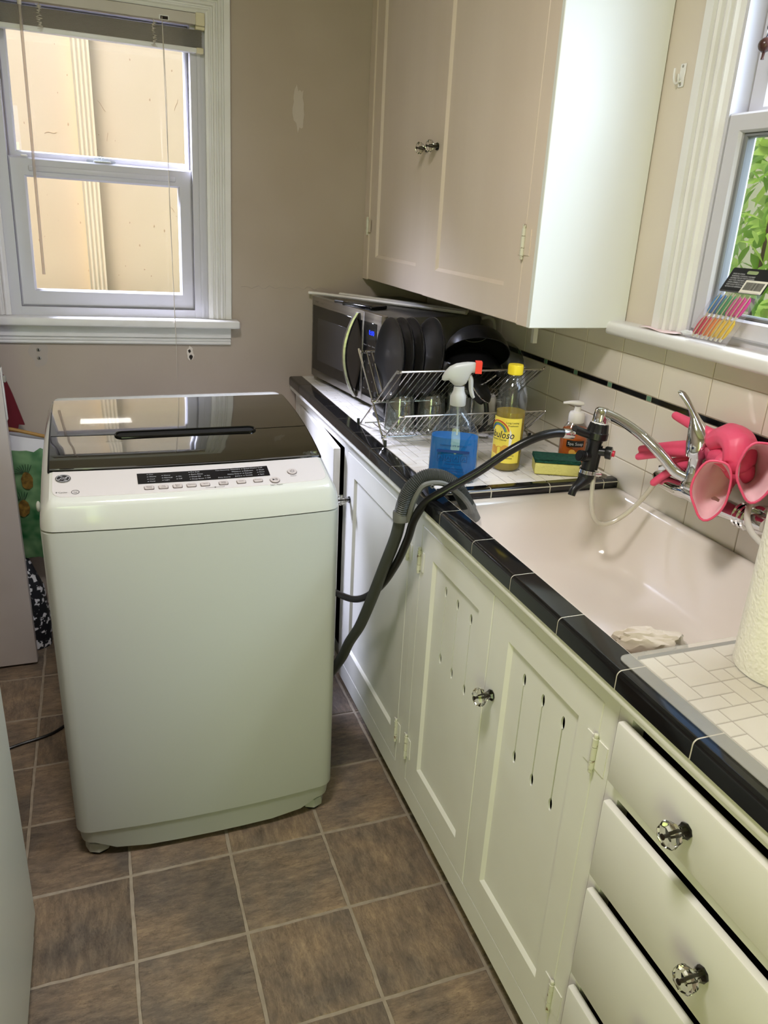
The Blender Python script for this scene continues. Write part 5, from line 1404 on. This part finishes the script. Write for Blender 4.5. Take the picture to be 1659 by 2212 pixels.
for k in range(3): MB().tube([VM(-.026-.004*k, -.0062-.0003*k, -.0697), VM(-.028-.004*k, -.0064-.0003*k, -.0694)], .0118, 16).build('outlet_rib', 'black', vc)
MB().tube([VM(.010, -.006, -.045), VM(.011, -.006, -.098)], .0072, 12).build('side_tube', 'black', vc)
cq = MB().lathe([(.0178, -.1085), (.0188, -.1085), (.0188, -.1005), (.0178, -.1005)], 30, axis=VA, caps=False).build('hose_clamp', 'chrome', vc)
for k in range(10):
    a = R(190+9*k); MB().tube([VM(.0189*math.cos(a), .0189*math.sin(a), -.1075), VM(.0189*math.cos(a), .0189*math.sin(a), -.1015)], .0005, 4).build('clamp_slot', 'darkmetal', cq)
MB().tube([VM(.006, -.020, -.1045), VM(.020, -.0205, -.1045)], .0042, 10).build('clamp_screw', 'chrome', cq)
MB().loft([[VM(.018, -.023, -.108), VM(.019, -.018, -.108), VM(.019, -.018, -.100), VM(.018, -.023, -.100)], [VM(.034, -.024, -.112), VM(.034, -.018, -.112), VM(.034, -.018, -.104), VM(.034, -.024, -.104)]]).build('thumb_tab', 'chrome', cq, smooth=0)
MB().tube([VM(0, 0, -.112), VM(-.004, -.002, -.122), VM(-.018, -.008, -.132), VM(-.032, -.012, -.143), VM(-.036, -.014, -.156)], [.0165, .0150, .0105, .0085, .0080], 14, smooth=4).build('outlet_spout', 'black', vc)
vt = thing('vinyl_tube', 'clear vinyl tube looping through the sink from the tap coupling', 'tube', (1.28, -.16, .85))
MB().tube([VM(.013, -.012, -.098), (1.232, -.130, .945), (1.228, -.140, .900), (1.234, -.150, .862), (1.256, -.160, .848), (1.290, -.172, .868), (1.318, -.185, .905), (1.334, -.198, .945), (1.336, -.206, .965)], .0052, 12, smooth=8).build('tube_wall', 'tubeclear', vt)
wt = thing('white_tube', 'white plastic tube leading away from the wall tap at the right', 'tube', (1.33, -.47, .98))
MB().tube([(1.330, -.462, 1.000), (1.318, -.470, .994), (1.304, -.488, .980), (1.298, -.52, .962), (1.300, -.60, .940), (1.31, -.68, .925)], .0055, 12, smooth=6).build('tube_wall', 'tubewhite', wt)

# ================================================================== RUBBER GLOVES
def glove(label, fingers, palm, cuff, cuff_r, group):
    g = thing('rubber_glove', label, 'glove', cuff[-1], group)
    # hand and fingers fused into one skin
    src = MB()
    for f in fingers:
        src.tube(f[0], f[1], 10, smooth=4); src.sphere(tuple(f[0][-1]), f[1][-1]*1.0, 10, 8)
    src.tube(palm[0], palm[1], 14, smooth=4, squash=.75)
    for p, r_ in zip(palm[0], palm[1]): src.sphere(p, r_*.8, 12, 8)
    me = bpy.data.meshes.new('hand_source'); me.from_pydata([tuple(p) for p in src.v], [], src.f)
    bm = bmesh.new(); bm.from_mesh(me); bmesh.ops.recalc_face_normals(bm, faces=bm.faces); bm.to_mesh(me); bm.free()
    o = bpy.data.objects.new('hand_source', me); COL.objects.link(o)
    md = o.modifiers.new('remesh', 'REMESH'); md.mode = 'VOXEL'; md.voxel_size = .0022
    m2 = o.modifiers.new('smooth', 'SMOOTH'); m2.factor = .5; m2.iterations = 5
    dg = bpy.context.evaluated_depsgraph_get(); ev = bpy.data.meshes.new_from_object(o.evaluated_get(dg)); ev.name = 'hand'
    bpy.data.objects.remove(o); bpy.data.meshes.remove(me)
    ev.materials.clear(); link('hand', ev, 'glove', g, smooth=180)
    # cuff: open shell with a rolled hem and a pale lining
    C_ = [Vector(p) for p in cuff]; Cc, rr_ = crom(C_, 5, list(cuff_r))
    N = len(Cc); loops = []; inner = []
    T0 = None
    for i in range(N):
        T = (Cc[min(i+1, N-1)]-Cc[max(i-1, 0)]).normalized()
        up_ = Vector((0, 0, 1)); sd = T.cross(up_).normalized(); up_ = sd.cross(T).normalized()
        lo_, li_ = [], []
        for k in range(32):
            a = 2*PI*k/32; w = 1+.05*math.sin(3*a+i*.35)+.03*math.sin(5*a-i*.5)
            d = sd*math.cos(a)*rr_[i]*.58*w+up_*math.sin(a)*rr_[i]*w
            lo_.append(Cc[i]+d); li_.append(Cc[i]+d*(.955-.05*(1+math.sin(4*a+i*.6))*(1-i/N)))
        loops.append(lo_); inner.append(li_)
    MB().loft(loops, caps=(False, False)).build('cuff', 'glove', g, smooth=70)
    cr_ = MB().loft(inner, caps=(True, False)).build('cuff_lining', 'glovein', g, smooth=70)
    MB().tube([(a+b)/2 for a, b in zip(loops[-1], inner[-1])], .0022, 8, closed=True).build('hem', 'glove', g, smooth=70)
    return g
V3 = lambda *a: Vector(a)
glove('pink rubber glove with its open cuff hanging in front of the tap',
      [([V3(1.333, -.330, 1.093), V3(1.326, -.280, 1.101), V3(1.322, -.240, 1.107)], [.0125, .0105, .0085]),
       ([V3(1.338, -.330, 1.070), V3(1.322, -.255, 1.050), V3(1.306, -.175, 1.020)], [.0125, .0095, .0075]),
       ([V3(1.338, -.328, 1.056), V3(1.316, -.250, 1.034), V3(1.300, -.178, 1.004)], [.0120, .0095, .0075])],
      ([(1.345, -.325, 1.075), (1.347, -.365, 1.098), (1.338, -.400, 1.092), (1.330, -.415, 1.062)], [.027, .032, .032, .028]),
      [(1.343, -.392, 1.065), (1.335, -.385, 1.040), (1.318, -.388, 1.022), (1.290, -.408, 1.018), (1.268, -.425, 1.021)], [.026, .032, .040, .050, .056], 'pink rubber gloves on the tap')
glove('pink rubber glove with its cuff hanging behind at the right of the tap',
      [([V3(1.345, -.320, 1.036), V3(1.325, -.265, 1.004), V3(1.305, -.232, .965)], [.0115, .0095, .0080]),
       ([V3(1.348, -.310, 1.045), V3(1.338, -.265, 1.022), V3(1.330, -.228, 1.004)], [.0110, .0090, .0070])],
      ([(1.352, -.318, 1.050), (1.350, -.370, 1.058), (1.340, -.415, 1.046)], [.024, .030, .030]),
      [(1.350, -.405, 1.062), (1.343, -.425, 1.060), (1.330, -.446, 1.063), (1.310, -.472, 1.070), (1.294, -.492, 1.075)], [.026, .032, .040, .048, .053], 'pink rubber gloves on the tap')

# ================================================================== NEAR COUNTER, SINK, SILL
pt = thing('paper_towel_roll', 'white paper towel roll standing on the counter at the right edge', 'paper towel', (1.108, -.785, ZC))
t = MB(); vs = []; n_ = 64
rn = random.Random(2)
for z in [ZC+.0030+.28*i/28 for i in range(29)]:
    t_ = []
    for i in range(n_): t_.append((1.108+(.0650+rn.uniform(-.0004, .0004))*math.cos(2*PI*i/n_), -.785+(.0650+rn.uniform(-.0004, .0004))*math.sin(2*PI*i/n_), z))
    vs.append(t_)
t.loft(vs, caps=(True, False)).build('sheets', 'paper', pt, smooth=60)
MB().lathe([(.0648, .2830), (.021, .2825), (.021, .20)], 40, center=(1.108, -.785, ZC), caps=False).build('end_face', 'paper', pt, smooth=30)
MB().lathe([(.0205, .002), (.0205, .2828), (.0190, .2828), (.0190, .002)], 24, center=(1.108, -.785, ZC), caps=False).build('core', M('card_tube', (176, 150, 116), r=.9), pt)
mt_ = thing('counter_mat', 'milky translucent plastic mat over the tiled counter', 'mat', (1.12, -.93, ZC))
poly = rr2(.899, 1.340, -1.195, -.696, .014, 6)
MB().prism(poly, ZC+.0016, ZC+.0030, lambda a, b, d: (a, b, d)).build('sheet', 'matplastic', mt_, smooth=0)
cr2 = thing('crumpled_towel', 'crumpled paper towel lying at the front corner of the sink', 'paper towel', (.965, -.655, .87))
bm = bmesh.new(); bmesh.ops.create_icosphere(bm, subdivisions=4, radius=1)
from mathutils import noise as _no
for v in bm.verts:
    n1 = _no.noise(v.co*1.7+Vector((3, 1, 2))); n2 = _no.noise(v.co*4.2); v.co *= (1+.35*n1+.18*n2)
bm.verts.index_update()
t = MB().add([(.984+.044*v.co.x-.010*v.co.y, -.660+.026*v.co.y-.012*v.co.x, .884+.024*v.co.z) for v in bm.verts], [[v.index for v in f.verts] for f in bm.faces]); bm.free()
t.build('wad', 'tissue', cr2, smooth=28)

# packet of cocktail umbrellas leaning on the sash
up_ = thing('umbrella_packet', 'clear packet of bright paper cocktail umbrellas with a black header card', 'packet', (1.36, -.30, 1.2505))
pu = Vector((.012, -.97, .10)).normalized(); pv = Vector((.026, -.30, .95)).normalized(); 
pO = Vector((1.350, -.208, 1.2535))
pk_ = lambda x, y, d=0.0: pO+Vector((0, -1, 0.02))*x+Vector((.20, -.36, .91)).normalized()*y+Vector((-.97, 0, .21))*d
cols_ = [(60, 140, 200), (70, 110, 180), (60, 150, 110), (70, 160, 90), (210, 70, 150), (225, 60, 150), (235, 50, 160)]
cols2 = [(200, 40, 70), (215, 50, 80), (235, 130, 60), (240, 140, 50), (240, 200, 60), (245, 205, 50), (248, 208, 40)]
for row, (cc, y0) in enumerate(((cols2, .006), (cols_, .052))):
    for k, c3 in enumerate(cc):
        u = tag(thing('cocktail_umbrella', '%s cocktail umbrella, number %d from left, %s row of the packet' % (('red', 'crimson', 'orange', 'amber', 'lemon', 'yellow', 'golden')[k] if row == 0 else ('blue', 'dark blue', 'teal', 'green', 'magenta', 'pink', 'hot pink')[k], k+1, 'lower' if row == 0 else 'upper'), 'umbrella', tuple(pk_(.008+.0125*k, y0)), 'cocktail umbrellas in the packet'))
        x = .008+.0122*k; lo_ = []
        for (yy, r_) in ((.003, .0030), (.009, .0066), (.024, .0076), (.036, .0066), (.043, .0026)):
            lo_.append([pk_(x+r_*math.cos(2*PI*i/12)*(1 if i % 2 else .75), y0+yy, .0055+r_*.62*math.sin(2*PI*i/12)*(1 if i % 2 else .75)) for i in range(12)])
        MB().loft(lo_).build('folded_paper', M('umbrella_paper', c3, r=.6), u, smooth=20)
        MB().tube([pk_(x, y0-.002, .005), pk_(x, y0+.006, .005)], .0026, 8).build('paper_collar', 'plasticw', u)
        MB().tube([pk_(x+.003, y0-.001, .0105), pk_(x+.004, y0+.046, .0105)], .0010, 6).build('stick', 'ivory', u)
fl = [[pk_(-.002, -.003, d), pk_(.096, -.003, d), pk_(.098, .104, d), pk_(-.001, .104, d)] for d in (.0125, .000)]
MB().loft(fl).build('film', thin_glass('packet_film', (252, 250, 250), refl=2.0, haze=.05), up_, smooth=0)
cdp = MB().prism(rr2(-.003, .100, .102, .150, .003), 0, .0012, lambda a, b, d: pk_(a, b, .004+d)).build('header_card', 'cardblack', up_, smooth=0)
lettering('card_lettering', [(s_, .004, .137-.0042*k, .0040, 'l') for k, s_ in enumerate(('MADE IN CHINA', 'WARNING: CHOKING HAZARD', 'DISTRIBUTED BY PARTY GOODS', 'NOT FOR CHILDREN UNDER THREE', 'PAPER UMBRELLA PICKS', 'KEEP AWAY FROM FLAME', 'RETAIN FOR REFERENCE'))], lambda x, y: pk_(x, y, .0056), 'inkw', cdp)
MB().prism([(.046, .103), (.098, .103), (.098, .128), (.046, .128)], 0, .0003, lambda a, b, d: pk_(a, b, .0053+d)).build('barcode_label', 'wlabel', cdp, smooth=0)
bc = MB(); rn = random.Random(4); x = .050
while x < .094:
    w = rn.choice((.0004, .0007, .0011)); bc.prism([(x, .109), (x+w, .109), (x+w, .124), (x, .124)], 0, .0002, lambda a, b, d: pk_(a, b, .0057+d)); x += w+rn.choice((.0004, .0007))
tag(bc.build('barcode', 'ink', cdp, smooth=0), kind='stuff')
MB().prism(caps_pts(.036, .062, .139, .1455), 0, .0004, lambda a, b, d: pk_(a, b, .0053+d)).build('hang_hole', M('hole_view', (150, 166, 120), r=.6), cdp, smooth=0)

pp = thing('paper_slip', 'pale pink paper slip lying on the window sill', 'paper', (1.37, -.12, 1.2505))
g = MB(); rws = []
for j in range(9):
    rws.append([(1.350+.030*i/3, -.045-.115*j/8, 1.2515+.0022*math.sin(j*.9+i)*.8+.0018) for i in range(4)])
g.loft(rws, caps=(False, False), closed=False).build('sheet', 'pink', pp, smooth=60, solid=.0004)
lettering('print', [('0:0', -.10, 0, .012)], lambda x, y: (1.362+y, -.13-x-.10, 1.2570), 'inkgrey', pp)
fw2 = thing('foil_wrapper', 'crumpled white foil wrapper on the window sill', 'wrapper', (1.372, -.185, 1.2505))
lo_ = []
rn = random.Random(9)
for j in range(9):
    t_ = j/8; r_ = .0045+.0045*math.sin(PI*min(1, t_*1.1+.05)); lo_.append([(1.370+r_*.9*math.cos(2*PI*i/14)*(1+rn.uniform(-.22, .22)), -.158-.048*t_, 1.2585+.6*r_*math.sin(2*PI*i/14)*(1+rn.uniform(-.22, .22))) for i in range(14)])
MB().loft(lo_).build('wrapper', 'foil', fw2, smooth=20)
hk = thing('wall_hook', 'small white double hook screwed to the wall beside the wall cabinet', 'hook', (XR, .0, 1.737))
MB().rbox(XR-.003, XR-.0002, -.010, .006, 1.715, 1.757, .0012, 1).build('plate', 'trim', hk)
for z in (1.720, 1.752): MB().sphere((XR-.003, -.002, z), .0028, 8, 6, (.5, 1, 1)).build('screw', 'ring', hk)
MB().tube([(XR-.003, .002, 1.724), (XR-.012, .003, 1.722), (XR-.016, .004, 1.732), (XR-.016, .005, 1.748)], .0022, 7, smooth=4).build('prong', 'trim', hk)
MB().tube([(XR-.003, -.002, 1.726), (XR-.009, -.002, 1.725), (XR-.011, -.002, 1.738)], .0018, 7, smooth=4).build('prong', 'trim', hk)
bp_ = thing('blind_pull', 'dark wooden ball pull hanging on a twisted cord at the sink window', 'pull', (1.38, -.2186, 1.75))
BC = (1.372, -.2290, 1.7535)
MB().sphere(BC, .0118, 24, 14).build('ball', 'bead', bp_)
MB().tube([(BC[0], BC[1], BC[2]-.010), (BC[0], BC[1]+.001, BC[2]-.018), (BC[0], BC[1]+.001, BC[2]-.022)], [.0028, .0022, .0030], 8).build('tail', 'bead', bp_)
for ph_ in (0, PI):
    MB().tube([(BC[0]+.0013*math.cos(i*.7+ph_), BC[1]+.0013*math.sin(i*.7+ph_), BC[2]+.010+.0022*i) for i in range(120)], .0010, 5).build('cord_strand', 'navy' if ph_ else 'inkw', bp_)

# ================================================================== LEFT SIDE
ap_ = thing('white_appliance', 'glossy white appliance side at the lower left edge', 'appliance', (-.30, -.45, 0))
MB().rbox(-.62, .037, -.90, -.090, .045, .915, .010, 3).build('side_case', 'enamelw', ap_)
MB().rbox(-.60, .030, -.88, -.110, .0005, .045, .004, 2).build('plinth', 'enamelw', ap_)
bg = thing('shopping_bag', 'green shopping bag printed with pine cones behind the door', 'bag', (.02, 1.12, 0))
rn = random.Random(6); lo_ = []
for z, w, d in ((.335, .060, .030), (.42, .085, .042), (.55, .090, .045), (.66, .088, .040), (.705, .088, .034)):
    lo_.append([(.015+w*math.cos(2*PI*i/28)*(1+rn.uniform(-.05, .05)), 1.13+d*math.sin(2*PI*i/28)*(1+rn.uniform(-.08, .08)), z+rn.uniform(-.006, .006)) for i in range(28)])
MB().loft(lo_, caps=(True, False)).build('printed_side', 'bagprint', bg, smooth=50)
lo2 = [lo_[-1], [(.015+.086*math.cos(2*PI*i/28), 1.13+.022*math.sin(2*PI*i/28), .745-.018*math.cos(2*PI*i/28)) for i in range(28)]]
MB().loft(lo2, caps=(False, False)).build('pale_top', 'bagtop', bg, smooth=50)
for (x, z) in ((.008, .610), (-.012, .520)):
    MB().prism(blob((x, z), .017, .030, int(z*100), 20, .12), 0, .001, lambda a, b, d: (a, 1.0830-d, b)).build('pine_cone_print', 'cone', bg, smooth=0)
    for k in range(9):
        a = R(60+15*k); MB().tube([(x+.012*math.cos(a), 1.0822, z+.028), (x+.034*math.cos(a), 1.0822, z+.028+.028*math.sin(a))], .0007, 4).build('needle_print', M('dark_needle', (20, 46, 34), r=.5), bg)
sk2 = thing('leaning_stick', 'yellow wooden stick lying across the bag behind the door', 'stick', (.02, 1.12, .74))
MB().tube([(-.10, 1.105, .795), (.0, 1.112, .766), (.075, 1.120, .741), (.16, 1.13, .715)], .0058, 8, smooth=3).build('shaft', 'wood', sk2)
rc_ = thing('red_pennant', 'dark red folded cloth hanging behind the door edge', 'cloth', (.0, 1.17, .76))
MB().prism([(-.030, .930), (-.012, .872), (.013, .770), (-.004, .772), (-.020, .700), (-.030, .640), (-.050, .640), (-.050, .93)], 0, .010, lambda a, b, d: (a, 1.175-d, b)).build('cloth', 'redcloth', rc_, smooth=0)
b3 = thing('printed_sack', 'black and white printed sack standing under the green bag', 'bag', (.0, 1.12, 0))
lo_ = []
for z, w, d in ((.002, .075, .050), (.10, .080, .052), (.22, .070, .045), (.31, .040, .022), (.332, .030, .012)):
    lo_.append([(-.055+w*math.cos(2*PI*i/24)*(1+rn.uniform(-.05, .05)), 1.125+d*math.sin(2*PI*i/24), z) for i in range(24)])
MB().loft(lo_).build('sack', M('black_white_print', (24, 26, 32), r=.5, c2=(226, 226, 230), vs=55, ramp=(.55, .60)), b3, smooth=50)
